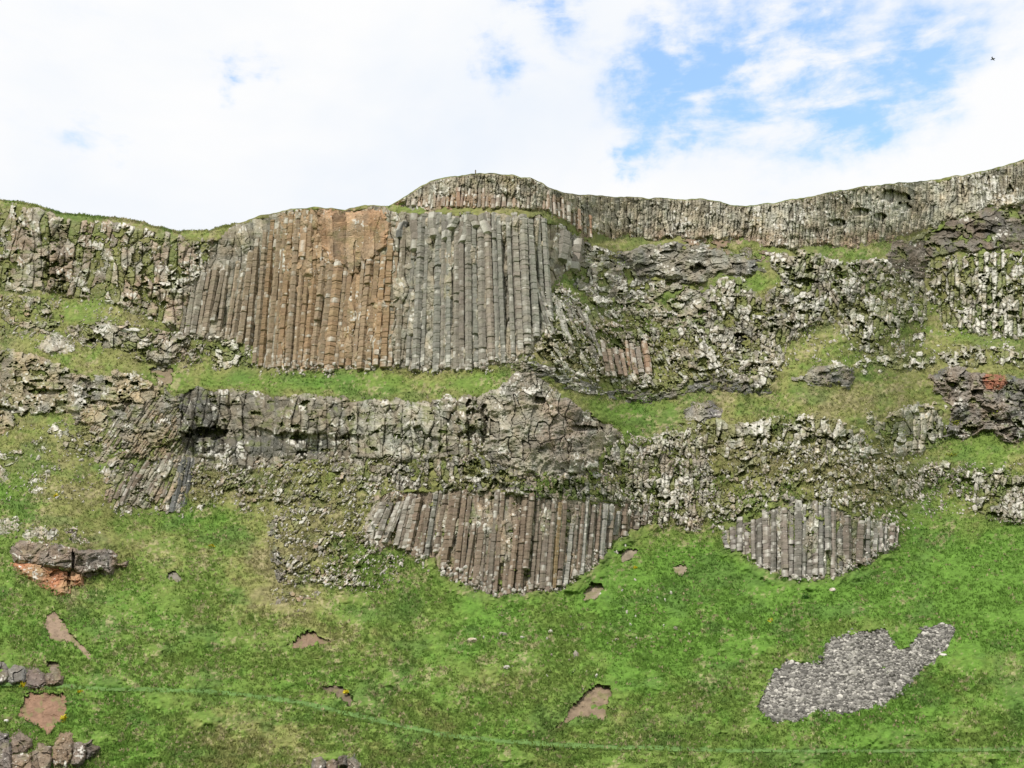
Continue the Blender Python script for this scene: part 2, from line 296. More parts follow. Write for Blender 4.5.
def bil(A, u, v):
    x = np.clip((u - GU[0]) / 2.0, 0, len(GU) - 1.001); y = np.clip((GV[0] - v) / 2.0, 0, len(GV) - 1.001)
    ix = x.astype(int); iy = y.astype(int); fx = (x - ix).astype(np.float32); fy = (y - iy).astype(np.float32)
    return (A[iy, ix] * (1 - fx) + A[iy, ix + 1] * fx) * (1 - fy) + (A[iy + 1, ix] * (1 - fx) + A[iy + 1, ix + 1] * fx) * fy
def Dat(u, v):
    return bil(Dg, np.asarray(u, np.float32), np.asarray(v, np.float32))
def P(u, v, D):
    """point of the hillside seen along (u, v) at northing D"""
    u = np.asarray(u, np.float32); v = np.asarray(v, np.float32)
    y = (384 - v) / F
    dy = cp - y * sp
    k = D / dy
    return np.stack([k * (u - 512) / F, np.broadcast_to(D, k.shape), CAMZ + k * (sp + y * cp)], -1)

# ------------------------------------------------------------------ materials
def new_mat(name):
    m = bpy.data.materials.new(name); m.use_nodes = True
    nt = m.node_tree; b = nt.nodes['Principled BSDF']
    b.inputs['Specular IOR Level'].default_value = .15
    return m, nt, b
def mat_vcol(name, scale, contrast, bump, rough=.95, bscale=None, flecks=None):
    m, nt, b = new_mat(name)
    N = nt.nodes.new; L = nt.links.new
    at = N('ShaderNodeAttribute'); at.attribute_name = 'Col'
    tc = N('ShaderNodeTexCoord')
    n = N('ShaderNodeTexNoise'); n.inputs['Scale'].default_value = scale; n.inputs['Detail'].default_value = 5; n.inputs['Roughness'].default_value = .7
    L(tc.outputs['Object'], n.inputs['Vector'])
    mr = N('ShaderNodeMapRange'); mr.inputs['From Min'].default_value = .25; mr.inputs['From Max'].default_value = .75
    mr.inputs['To Min'].default_value = 1 - contrast; mr.inputs['To Max'].default_value = 1 + contrast
    L(n.outputs['Fac'], mr.inputs['Value'])
    mul = N('ShaderNodeVectorMath'); mul.operation = 'SCALE'
    L(at.outputs['Color'], mul.inputs[0]); L(mr.outputs['Result'], mul.inputs['Scale'])
    out = mul.outputs[0]
    if flecks:
        n2 = N('ShaderNodeTexNoise'); n2.inputs['Scale'].default_value = flecks[0]; n2.inputs['Detail'].default_value = 3
        L(tc.outputs['Object'], n2.inputs['Vector'])
        r2 = N('ShaderNodeMapRange'); r2.inputs['From Min'].default_value = flecks[1]; r2.inputs['From Max'].default_value = flecks[1] + .05
        L(n2.outputs['Fac'], r2.inputs['Value'])
        mx = N('ShaderNodeMix'); mx.data_type = 'RGBA'
        L(r2.outputs['Result'], mx.inputs['Factor']); L(out, mx.inputs[6]); mx.inputs[7].default_value = (*flecks[2], 1)
        out = mx.outputs[2]
    L(out, b.inputs['Base Color'])
    b.inputs['Roughness'].default_value = rough
    if bump:
        n3 = N('ShaderNodeTexNoise'); n3.inputs['Scale'].default_value = bscale or scale * 2; n3.inputs['Detail'].default_value = 6
        L(tc.outputs['Object'], n3.inputs['Vector'])
        bp = N('ShaderNodeBump'); bp.inputs['Strength'].default_value = bump; bp.inputs['Distance'].default_value = .25
        L(n3.outputs['Fac'], bp.inputs['Height']); L(bp.outputs[0], b.inputs['Normal'])
    return m
M_ROCK = mat_vcol('basalt', 1.6, .38, .9, flecks=(2.4, .665, (.5, .48, .44)))
M_COLM = mat_vcol('column_basalt', 1.3, .30, .6, flecks=(2.8, .68, (.47, .45, .41)))
M_TURF = mat_vcol('turf', 1.1, .45, .8, bscale=1.5)
M_SOIL = mat_vcol('bare_soil', 1.5, .22, .6)
M_STONE = mat_vcol('lichened_stone', 2.0, .3, .5)
M_GRASS, _nt, _b = new_mat('grass_blades')
_a = _nt.nodes.new('ShaderNodeAttribute'); _a.attribute_name = 'Col'
_nt.links.new(_a.outputs['Color'], _b.inputs['Base Color']); _b.inputs['Roughness'].default_value = .9

def mesh_obj(name, verts, quads, mat, cols=None, tris=None, parent=None, smooth=False, label=None, cat=None, group=None, kind=None, origin=None):
    me = bpy.data.meshes.new(name)
    verts = np.asarray(verts, np.float32).reshape(-1, 3)
    if origin is None and parent is not None: origin = np.array(parent.location)
    if origin is not None: verts = verts - np.asarray(origin, np.float32)
    me.vertices.add(len(verts)); me.vertices.foreach_set('co', verts.ravel())
    q = np.zeros((0, 4), np.int32) if quads is None else np.asarray(quads, np.int32).reshape(-1, 4)
    t = np.zeros((0, 3), np.int32) if tris is None else np.asarray(tris, np.int32).reshape(-1, 3)
    me.loops.add(q.size + t.size); me.loops.foreach_set('vertex_index', np.concatenate([q.ravel(), t.ravel()]))
    me.polygons.add(len(q) + len(t))
    st = np.concatenate([np.arange(len(q)) * 4, q.size + np.arange(len(t)) * 3]).astype(np.int32)
    me.polygons.foreach_set('loop_start', st)
    me.polygons.foreach_set('use_smooth', np.full(len(q) + len(t), smooth))
    if cols is not None:
        a = me.color_attributes.new('Col', 'FLOAT_COLOR', 'POINT')
        c = np.ones((len(verts), 4), np.float32); c[:, :3] = np.clip(np.asarray(cols, np.float32).reshape(-1, 3), .005, .85)
        a.data.foreach_set('color', c.ravel())
    me.update(calc_edges=True); me.validate()
    me.materials.append(mat)
    o = bpy.data.objects.new(name, me)
    if origin is not None and parent is None: o.location = [float(x) for x in origin]
    o.parent = parent
    tag(o, label, cat, group, kind)
    COL.objects.link(o)
    return o
def tag(o, label=None, cat=None, group=None, kind=None):
    if label: o['label'] = label
    if cat: o['category'] = cat
    if group: o['group'] = group
    if kind: o['kind'] = kind
def empty(name, loc, label, cat, group=None):
    o = bpy.data.objects.new(name, None); o.location = [float(x) for x in loc]; o.empty_display_size = .5
    tag(o, label, cat, group); COL.objects.link(o); return o

# ------------------------------------------------------------------ turf colour and hollows
GREEN = (.122, .184, .038); BRIGHT = (.098, .190, .030); DKGREEN = (.070, .132, .032); OLIVE = (.185, .195, .065); TAN = (.30, .26, .15); DRY = (.20, .185, .085)
BLOBS = [  # centre, radii, green weight (+) or dry (-)
 (690,600,110,60,.9),(960,570,90,50,1.1),(640,640,120,40,.6),(850,628,60,14,-1.0),(790,655,26,12,-.8),(920,618,40,12,-.8),(480,620,60,30,.5),(250,560,70,50,-.25),(130,470,30,26,.9),(10,495,30,18,.7),
 (180,520,60,16,.6),(70,500,50,30,-.5),(300,600,80,30,-.5),(100,620,90,40,.2),(120,700,90,40,.3),(250,735,50,30,-.6),(450,700,90,40,-.1),(800,455,90,18,-.8),
 (300,382,200,10,.8),(640,410,50,18,.9),(800,400,70,20,-.3),(880,385,50,25,.2),(790,335,40,20,.2),(750,285,24,10,.9),(700,340,40,20,-.2),(580,310,30,20,-.3),
 (100,350,70,14,.3),(60,430,50,30,-.2),(20,345,40,10,.1),(960,430,60,20,.5),(850,490,50,30,-.8),(880,300,40,30,.1),(230,480,60,25,-.3),(320,540,60,40,-.6),
 (560,570,80,30,.4),(880,700,120,40,.4),(820,560,60,30,.6),(280,620,60,30,-.5),(730,745,140,30,.2), (240,580,110,60,-.28), (160,640,60,50,.2), (900,600,140,60,.35),(890,260,30,12,.2),(640,250,80,14,-.2)]
def turfcol(u, v):
    g = np.zeros(np.shape(u), np.float32)
    for (bu, bv, ru, rv, w) in BLOBS:
        g = g + w * np.exp(-((u - bu) / ru)**2 - ((v - bv) / rv)**2)
    g = g + .46 * sstep(490, 600, v) + .25 * sstep(500, 900, u) * sstep(480, 560, v) - .22 * sstep(520, 400, v)
    big = fbm(u / 70, v / 40, 21, 4) - .5; med = fbm(u / 11, v / 8, 31, 3) - .5; fine = fbm(u / 3.2, v / 2.6, 41, 3) - .5
    s = g + 2.0 * big + 1.3 * med + .6 * fine
    c = mixc(DRY, OLIVE, sstep(-1.0, -.35, s)); c = c * 1
    c = mixc(c, GREEN, sstep(-.4, .3, s)) if False else c * (1 - sstep(-.45, .35, s))[..., None] + np.asarray(GREEN, np.float32) * sstep(-.45, .35, s)[..., None]
    w = sstep(.4, 1.4, s)[..., None]; c = c * (1 - w) + np.asarray(BRIGHT, np.float32) * w
    dk = (sstep(.54, .72, fbm(u / 34 + 5, v / 18, 55, 4)) * .5)[..., None]; c = c * (1 - dk) + np.asarray(DKGREEN, np.float32) * dk
    n = noise(u / 2.6, v / 2.2, 61) * .6 + .4 * noise(u / 1.3, v / 1.2, 62)
    clump = fbm(u / 22, v / 16, 66, 3)
    tf = (sstep(.67, .82, n + (clump - .5) * .8 - g * .08) * .68)[..., None]; c = c * (1 - tf) + np.asarray(TAN, np.float32) * tf
    return c * (.88 + .24 * noise(u / 1.7, v / 1.9, 71))[..., None]

PATHL = [(-260,676),(-60,681),(0,684),(60,686),(110,689),(200,691),(255,696),(310,704),(350,714),(400,726),(450,736),(520,743),(600,747),(700,750),(800,751),(900,751),(1030,749),(1284,746)]
PU, PV = zip(*PATHL)
def pathv(u): return np.interp(u, PU, PV)

def hollow(u, v, D):
    for (_, poly, _, _) in SOILS:
        p = np.asarray(poly); 
        sel = (u > p[:, 0].min() - 6) & (u < p[:, 0].max() + 6) & (v > p[:, 1].min() - 6) & (v < p[:, 1].max() + 6)
        if sel.any():
            sd = sdist(poly, u[sel], v[sel]) + (fbm(u[sel] / 4, v[sel] / 4, 77, 3, .7) - .5) * 9 - .5
            D[sel] += 1.5 * sstep(-.3, .8, sd)
    sel = (u > 745) & (u < 965) & (v > 612) & (v < 735)
    e = sdist(SCREE, u[sel], v[sel]) + (fbm(u[sel] / 6, v[sel] / 5, 5, 3, .7) - .5) * 9
    D[sel] += 1.1 * sstep(-.5, 2, e)
    return D

# ------------------------------------------------------------------ rock relief patches
COVER = np.zeros((len(GV), len(GU)), np.float32)
def edge(r, u, v, sd):
    if r.get('tight'): return sd + r['tight'] + (fbm(u / 5, v / 5, r['seed'], 3) - .5) * 3
    return sd + 1.5 + (fbm(u / 9, v / 7, r['seed'], 4, .6) - .5) * 11
def relief(r, u, v):
    """height of the rock above the turf (metres) and its colour"""
    kind = r['kind']; amp = r['amp'] * .84; w = r.get('w', 8); h = r.get('h', 8); gr = r.get('groove', .8)
    seed = r['seed']
    sd = sdist(r['poly'], u, v)
    e = edge(r, u, v, sd)
    wu = u + (fbm(u / 14, v / 14, seed + 3, 2) - .5) * w * .9; wv = v + (fbm(u / 12 + 7, v / 12, seed + 5, 2) - .5) * h * .9
    if kind == 'massive':
        f1, f2, r1, r2, ex, ey = vor(wu / w, wv / h, seed + 10)
        g1, g2, q1, q2, _, _ = vor(wu / (w * .37) + 4, wv / (h * .4), seed + 20)
        rel = (fbm(u / 16, v / 10, seed + 30, 5, .6) - .5) * 2.0 * amp
        rel = rel + (r1 - .5) * amp * .8 + (ey * (r2 - .6) - ex * (r1 - .5)) * amp * .95
        rel = rel - r.get('crack', 1) * np.exp(-((f2 - f1) / .06)**2) * amp * .32 * (r2 > .45) + (q1 - .5) * amp * .22 - np.exp(-((g2 - g1) / .12)**2) * amp * .10 * (q2 > .5)
        cell = .35 * (r1 - .5) + .25 * (q1 - .5)
    elif kind == 'cols':
        ln_ = r.get('lean', 0.0)
        xu = u + (v - 350) * ln_ + (fbm(u / 40, v / 50, seed + 3, 2) - .5) * w * r.get('warp', 1.6) + (noise(u / 5, v / 40, seed + 4) - .5) * w * .35
        f1, f2, r1, r2, ex, ey = vor(xu / w, (v + (fbm(u / 20, v / 40, seed + 5, 2) - .5) * h) / h, seed + 10, .8)
        g1, g2, q1, q2, gx_, gy_ = vor(xu / (w * .85) + 4, v / (w * .75), seed + 20, .9)
        rel = (r1 - .5) * amp * 1.1 + (fbm(u / 30, v / 16, seed + 30, 3) - .5) * 2.4 * amp + (fbm(u / 6, v / 9, seed + 33, 3) - .5) * amp * .5
        rel = rel + amp * .5 * np.sqrt(np.clip(1 - (ex * 1.6)**2, 0, 1)) - ex * (r2 - .4) * amp * .6
        rel = rel - gr * amp * .5 * np.exp(-((f2 - f1) / .15)**2) + (q1 - .5) * amp * .42 - np.exp(-((g2 - g1) / .15)**2) * amp * .16
        cell = .4 * (r1 - .5) + .45 * (q1 - .5)
    else:
        asp = .55 if kind == 'streak' else .9
        f1, f2, r1, r2, ex, ey = vor(wu / w, wv / h, seed + 10, .95)
        rel = (r1 - .5) * amp * .7 + (fbm(u / 26, v / 20, seed + 30, 3) - .5) * 2.2 * amp + (fbm(u / 7, v / 9, seed + 33, 3) - .5) * amp * .8
        rel = rel + (-ex * (r2 - .5) * 1.1 + ey * (r1 - .35) * .8) * amp * .8
        rel = rel - (f1 * f1) * amp * .35
        rel = rel - gr * np.exp(-((f2 - f1) / .13)**2) * amp * .5 * (r2 > .2)
        g1, g2, q1, q2, _, _ = vor(wu / (w * .45) + 4, wv / (h * .35), seed + 20)
        k = r.get('fine', .28)
        rel = rel + (q1 - .5) * amp * k - np.exp(-((g2 - g1) / .14)**2) * amp * k * .7 * (q2 > .35)
        cell = .5 * (r1 - .5) + .4 * (q1 - .5)
    for (du, dv, ru, rv, dep) in r.get('dents', []):
        q = ((u - du) / ru)**2 + ((v - dv) / rv)**2 + (fbm(u / 5, v / 5, seed + 7, 3) - .5) * 2.4
        rel = rel - dep * sstep(1.25, .7, q) * (1 - .25 * (v - dv) / rv)
    if 'bulge' in r:
        bv, ba = r['bulge']; bv = bv + (fbm(u / 14, 0 * u, seed + 8, 4, .65) - .5) * 22; ba = ba * (.25 + 1.1 * sstep(.35, .65, noise(u / 30, 0 * u, seed + 9)))
        rel = rel + ba * (sstep(bv + 2.0, bv - .5, v) * sstep(bv - 45, bv - 6, v) - .35)
    lift = r.get('lift', amp * .8)
    pk = r.get('pocket', 0)
    hgt = lift * sstep(-.5, 5, e) - 1.0 * sstep(1.0, -3.5, e) + rel * sstep(-1, 4, e)
    pn = fbm(u / 9 + 3, v / 6, seed + 50, 4, .6)
    if pk > 0:
        thr = np.quantile(pn[::3, ::3], pk); r['thr'] = float(thr)
        hgt = hgt - sstep(thr + .03, thr - .04, pn) * (lift + amp * 1.0)
    # colour of the rock
    cn = fbm(u / 20, v / 26, seed + 60, 4)
    col = mixc(r['c1'], r['c2'], sstep(.36, .64, cn))
    if 'low' in r:
        a, b = r['lowv']; t = (sstep(a, b, v + (fbm(u / 15, v / 15, seed + 61, 2) - .5) * 14) * sstep(.35, .6, noise(u / 9, v / 22, seed + 62) + .12))[..., None] * .8
        col = col * (1 - t) + np.asarray(r['low'], np.float32) * t
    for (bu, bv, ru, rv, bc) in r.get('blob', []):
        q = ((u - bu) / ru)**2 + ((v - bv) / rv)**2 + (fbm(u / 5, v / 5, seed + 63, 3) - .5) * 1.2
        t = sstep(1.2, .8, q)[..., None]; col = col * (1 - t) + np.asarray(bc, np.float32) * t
    col = col * (1 + 1.1 * cell + .5 * (fbm(u / 3, v / 3, seed + 70, 3) - .5))[..., None]
    tint = (noise(u / 6, v / 9, seed + 71) - .5)[..., None] * np.array([.14, 0, -.14], np.float32); col = col * (1 + tint) * np.array([.99, .97, .88], np.float32)
    ln = .5 * noise(u / 1.5, v / 2.0, seed + 80) + .32 * q1 + .18 * r1 + (fbm(u / 20, v / 15, seed + 81, 3) - .5) * .9
    li = r['lichen'] * .86; thr = .84 - .5 * li
    t = (sstep(thr, thr + .08, ln) * .85)[..., None]
    col = col * (1 - t) + np.asarray(PALE, np.float32) * (.75 + .4 * noise(u / 1.5, v / 1.5, seed + 82))[..., None] * t
    mt = sstep(.6, .72, fbm(u / 8, v / 6, seed + 90, 3)) * (.5 if pk else .18)
    if pk: mt = np.maximum(mt, sstep(np.quantile(pn[::3, ::3], min(pk + .15, .98)), r['thr'], pn) * .7)
    col = col * (1 - mt[..., None]) + np.asarray(MOSS, np.float32) * mt[..., None]
    if pk > .1 and kind != 'massive':
        st = (sstep(min(pk, .5) * .9 + .12, min(pk, .5) * .9 + .04, r1) * .85)[..., None]
        col = col * (1 - st) + (.5 * turfcol(u, v) + .5 * np.array([.15, .165, .055], np.float32)) * st
    return sd, e, hgt, col

def patch(key, r, name=None, parent=None, step=.62, back=0.0, **tags):
    p = np.asarray(r['poly'], np.float32)
    u0, v0 = p.min(0) - 5; u1, v1 = p.max(0) + 5
    if u0 < -40: u0 = max(u0, -256)
    if u1 > 1064: u1 = min(u1, 1282)
    us = np.arange(u0, u1, step, dtype=np.float32); vs = np.arange(v0, v1, step, dtype=np.float32)
    u, v = np.meshgrid(us, vs)
    sd, e, hgt, col = relief(r, u, v)
    D = Dat(u, v) - hgt + back
    keep = (e > -3.0) & ((hgt > -1.6) | (e > 4)) & (v > crest(u) + .5)
    kf = keep[:-1, :-1] & keep[1:, :-1] & keep[:-1, 1:] & keep[1:, 1:]
    idx = np.arange(u.size).reshape(u.shape)
    q = np.stack([idx[:-1, :-1][kf], idx[1:, :-1][kf], idx[1:, 1:][kf], idx[:-1, 1:][kf]], -1)
    used = np.zeros(u.size, bool); used[q.ravel()] = True
    remap = np.cumsum(used) - 1
    V = P(u, v, D).reshape(-1, 3)[used]; q = remap[q]; c = col.reshape(-1, 3)[used]
    cov = (hgt > .1) & (e > 0)
    iu = np.clip(np.round((u[cov] - GU[0]) / 2).astype(int), 0, len(GU) - 1); iv = np.clip(np.round((GV[0] - v[cov]) / 2).astype(int), 0, len(GV) - 1)
    COVER[iv, iu] = 1
    org = None
    if parent is None:
        org = V[np.argmin(V[:, 2])]
    return mesh_obj(name or r['name'], V, q, M_ROCK, c, parent=parent, origin=org, **tags)

# ------------------------------------------------------------------ basalt columns (each one a part of its cliff)
def column(parent, ut, vt, ub, vb, wpx, off, col, name='column', lich=.1, joint=4.0, topcol=None, seed=0, kink=0.0):
    rg = np.random.default_rng(seed)
    nseg = max(2, int(round(abs(vb - vt) / joint)))
    Dt = float(Dat(ut, vt)); Db = float(Dat(ub, vb))
    a0 = rg.uniform(0, math.pi / 3); ns = rg.choice([5, 6, 6, 6, 7])
    verts = []; cols = []
    cuts = np.sort(np.clip(np.linspace(0, 1, nseg + 1) + rg.normal(0, .22 / nseg, nseg + 1), 0, 1)); cuts[0] = 0; cuts[-1] = 1
    rad0 = wpx * .5 * ((Dt + Db) / 2) / F * 1.13
    rr = 1 + rg.normal(0, .07, ns)
    for s in range(nseg):
        jx, jy = rg.normal(0, .035, 2) * rad0
        if rg.random() < .10: jy += rg.normal(0, .25) * rad0
        sc = 1 + rg.normal(0, .04)
        cc = np.asarray(col) * np.array([.86, .885, .87]) * (1 + rg.normal(0, .045)) * (1 + rg.normal(0, .012, 3))
        fl = max(0, 1 - cuts[s] * 8) * .25 + max(0, 1 - (1 - cuts[s + 1]) * 7) * .35
        pal = (rg.random(ns) < lich * .8 + fl) * rg.uniform(.3, .8, ns)
        f0, f1 = cuts[s], cuts[s + 1]; g = min(.16 / 1, .3) * (f1 - f0)
        for (f, k) in ((f0, .93), (f0 + g, 1.0), (f1 - g, 1.0), (f1, .94)):
            v = vt + (vb - vt) * f; u = ut + (ub - ut) * f + math.sin(f * 2.4 + seed) * wpx * .25 * kink
            D = Dt + (Db - Dt) * f - off
            c = P(u, v, np.float32(D))
            for i in range(ns):
                a = a0 + 2 * math.pi * i / ns
                verts.append((c[0] + jx + rad0 * sc * k * rr[i] * math.cos(a), c[1] + jy + rad0 * sc * k * rr[i] * math.sin(a), c[2] + rg.normal(0, .03)))
                cols.append(mixt(cc, PALE, pal[i]))
    nr = nseg * 4
    q = []
    for j in range(nr - 1):
        for i in range(ns):
            i2 = (i + 1) % ns
            q.append((j * ns + i, j * ns + i2, (j + 1) * ns + i2, (j + 1) * ns + i))
    q = np.asarray(q)[:, ::-1]
    tr = []
    # uneven broken top and bottom
    V = np.asarray(verts); V[-ns:] += (V[-ns:].mean(0) - V[-ns:]) * .45 + np.array([0, .35 * rad0, 0]); V[:ns] += (V[:ns].mean(0) - V[:ns]) * .3 + np.array([0, .25 * rad0, 0]); ctop = V[:ns].mean(0) + [0, 0, rg.uniform(.05, .35) * rad0]; cb = V[-ns:].mean(0)
    V = np.vstack([V, ctop, cb]); n0 = len(V) - 2
    cols += [np.asarray(topcol if topcol is not None else col), np.asarray(col)]
    for i in range(ns):
        i2 = (i + 1) % ns
        tr.append((i, i2, n0)); tr.append(((nr - 1) * ns + i2, (nr - 1) * ns + i, n0 + 1))
    return mesh_obj(name, V, q, M_COLM, np.asarray(cols), tris=tr, parent=parent)

def col_row(parent, u0, u1, w, top, bot, lean, colf, off=1.0, jit=.6, jt=4, jb=3, lich=.1, maxn=95, name='column', joint=4.0, seed=1, gap=1.0, kink=.4, brk=.12):
    """a row of columns from u0 to u1 (measured at their feet); top/bot: lists of (u, v)"""
    rg = np.random.default_rng(seed); u = u0; n = 0
    tx, ty = zip(*top); bx, by = zip(*bot)
    while u < u1 and n < maxn:
        ww = w * rg.uniform(.72, 1.3)
        um = u + ww / 2
        le = lean(um) if callable(lean) else lean
        vt = np.interp(um + le * .8, tx, ty) + rg.uniform(-jt, jt); vb = np.interp(um, bx, by) + rg.uniform(-jb, jb)
        o = off + rg.normal(0, jit)
        if rg.random() < .03: u += ww * .7; continue
        if rg.random() < brk:
            if rg.random() < .5: vt += (vb - vt) * rg.uniform(.12, .4)
            else: vb -= (vb - vt) * rg.uniform(.1, .35); o += .5
        if vb - vt > 6:
            column(parent, um + le, vt, um, vb, ww * gap, o, colf(um, rg), name=name, lich=lich, joint=joint, seed=int(rg.integers(1e6)), kink=kink)
            COVER[int((GV[0] - vb) / 2):int((GV[0] - vt) / 2) + 1, int((um - GU[0]) / 2 - 2):int((um - GU[0]) / 2 + 3)] = 1
        u += ww; n += 1
    return n

def thing_for(key):
    r = ROCKS[key]; p = np.asarray(r['poly'], np.float32)
    i = np.argmax(p[:, 1]); u, v = p[i]
    return empty(r['name'], P(u, v, Dat(u, v)), r['label'], r['cat'])


for i, (k, r) in enumerate(ROCKS.items()): r['seed'] = 100 + i * 137
GROUPS = {'rubble_outcrop': 'small stony outcrops in the grass', 'pale_outcrop': 'pale outcrops on the right', 'pale_rock': 'pale rocks above the red outcrop', 'grassy_rubble': 'grassy rubble slopes'}
PARENTED = {'organ', 'tilt', 'lowcol', 'rightcol', 'slantcol', 'dome', 'redcap', 'redlow'}
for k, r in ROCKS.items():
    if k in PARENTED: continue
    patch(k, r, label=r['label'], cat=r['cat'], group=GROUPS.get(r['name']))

# the tallest cliff
T = thing_for('organ'); patch('organ', ROCKS['organ'], name='rock_face', parent=T, back=.45)
def organ_col(u, rg):
    org = .35 * sstep(195, 200, np.float32(u)) + .65 * sstep(225, 275, np.float32(u)); org = org * sstep(410, 380, np.float32(u + rg.normal(0, 7)))
    c = mixt((.265, .232, .19), (.345, .225, .135), float(org) * rg.uniform(.5, 1.0))
    if u > 404 or (u > 386 and rg.random() < .3): c = mixt((.245, .232, .205), (.27, .225, .188), rg.uniform(0, 1)**2)
    if u > 398 and u < 404: c = (.13, .125, .118)
    return tuple(np.asarray(c) * rg.uniform(.88, 1.12))
def organ_lean(u): return np.interp(u, [180, 240, 300, 400, 470, 545], [10, 12, 12, 8, -2, -7])
col_row(T, 178, 548, 6.6, [(180,268),(215,270),(240,258),(262,236),(272,221),(290,214),(312,213),(318,262),(345,264),(386,256),(394,217),(440,216),(480,215),(520,215),(550,220)],
        [(178,334),(240,342),(256,366),(330,369),(400,368),(460,371),(505,362),(530,346),(548,320)], organ_lean, organ_col, off=.28, jit=.26, jt=3.5, jb=3, lich=.05, maxn=72, joint=3.0, seed=11, kink=.3, brk=.07)
def up_col(u, rg):
    c = organ_col(u, rg)
    if 315 < u < 388: c = tuple(np.asarray((.29, .2, .135)) * rg.uniform(.88, 1.08))
    return c
col_row(T, 396, 556, 12, [(390,217),(540,217),(560,222)], [(390,246),(450,240),(480,236),(540,244),(560,250)], lambda u: (u - 470) * -.06, up_col, off=.42, jit=.4, jt=5, jb=13, maxn=9, joint=9, seed=8, lich=.06, name='upper_column', kink=1.0, brk=0)
for u_, vt_, vb_, w_ in ((277, 222, 250, 10), (302, 226, 258, 9), (560, 232, 262, 15), (573, 240, 272, 14)):
    column(T, u_ + 2, vt_, u_, vb_, w_, .35, up_col(u_, np.random.default_rng(int(u_))), name='upper_column', lich=.08, joint=8, seed=int(u_), kink=.6)
ROCKS['face'] = dict(poly=[(316,212),(350,212),(378,210),(390,216),(388,238),(380,256),(366,262),(352,276),(340,262),(330,268),(322,246)], ang=85, kind='cols', groove=.8, amp=.4, lift=.75, w=9, h=80, c1=(.31,.205,.14), c2=(.25,.185,.135), lichen=.05, seed=4242)
patch('face', ROCKS['face'], name='orange_slab', parent=T)

def ul_col(u, rg): return tuple(np.asarray(mixt((.24, .188, .155), (.245, .235, .2), rg.uniform())) * rg.uniform(.8, 1.15))

T = thing_for('dome'); patch('dome', ROCKS['dome'], name='rock_face', parent=T)
def dome_col(u, rg): return tuple(np.asarray(mixt((.36, .215, .145), (.29, .25, .205), rg.uniform()**.7)) * rg.uniform(.85, 1.15))
col_row(T, 405, 546, 4.6, [(405,198),(430,194),(455,191),(540,192)], [(405,207),(455,207),(545,210)], 1, dome_col, off=.35, jit=.45, jt=4, jb=1, maxn=34, seed=31, lich=.1, brk=.3, joint=5, gap=.9)
col_row(T, 548, 590, 5, [(545,193),(575,206),(592,222)], [(545,210),(566,222),(590,238)], -1, dome_col, off=.35, jit=.4, jt=4, jb=1, maxn=10, seed=32, lich=.15, joint=5, gap=.9)

T = thing_for('tilt'); patch('tilt', ROCKS['tilt'], name='rock_face', parent=T)
def tl_col(u, rg): return tuple(np.asarray(mixt((.195, .15, .115), (.18, .148, .12), rg.uniform())) * rg.uniform(.8, 1.15))
col_row(T, 112, 166, 4.6, [(110,476),(130,462),(160,456),(200,456)], [(110,500),(130,508),(170,510)], 19, tl_col, off=-.25, jit=.2, jt=4, jb=3, maxn=14, seed=41, lich=.07, brk=.25)
col_row(T, 168, 182, 6, [(160,456),(200,458)], [(160,512),(185,510)], 11, lambda u, rg: tuple(np.asarray((.115, .113, .108)) * rg.uniform(.85, 1.2)), off=-.2, jit=.2, maxn=3, seed=42, lich=.03, name='dark_column')

T = thing_for('lowcol'); patch('lowcol', ROCKS['lowcol'], name='rock_face', parent=T, back=.3)
def lc_col(u, rg):
    c = mixt((.215, .158, .118), (.19, .158, .13), rg.uniform())
    if 540 < u < 570 and rg.random() < .5: c = (.23, .165, .095)
    if rg.random() < .12: c = (.24, .225, .20)
    return tuple(np.asarray(c) * rg.uniform(.88, 1.12))
col_row(T, 398, 604, 5.6, [(398,500),(420,494),(440,492),(500,494),(560,500),(620,503)], [(398,550),(415,556),(440,556),(445,576),(470,588),(500,594),(560,590),(588,572),(606,548)], lambda u: np.interp(u, [400, 500, 600], [12, 8, 5]), lc_col, off=.12, jit=.16, jt=5, jb=4, maxn=44, seed=51, lich=.06, kink=.2, brk=.1, joint=3.0)
col_row(T, 604, 648, 6.2, [(600,503),(650,506)], [(600,544),(648,526)], 3, lc_col, off=.1, jit=.2, maxn=8, seed=52, lich=.15)
col_row(T, 362, 400, 6, [(360,505),(380,500),(410,496)], [(360,530),(400,548)], 14, lambda u, rg: tuple(np.asarray((.27, .235, .2)) * rg.uniform(.75, 1.2)), off=.1, jit=.2, jt=5, jb=4, maxn=7, seed=53, lich=.3)

T = thing_for('rightcol'); patch('rightcol', ROCKS['rightcol'], name='rock_face', parent=T, back=.3)
def rc_col(u, rg): return tuple(np.asarray(mixt((.20, .162, .135), (.185, .172, .155), rg.uniform())) * rg.uniform(.8, 1.2))
col_row(T, 724, 898, 6.4, [(724,528),(760,517),(790,502),(830,506),(850,520),(900,528)], [(724,546),(745,558),(785,577),(830,578),(870,562),(898,542)], lambda u: (u - 810) * .01, rc_col, off=.15, jit=.22, jt=6, jb=4, maxn=34, seed=61, lich=.17, joint=3.2)

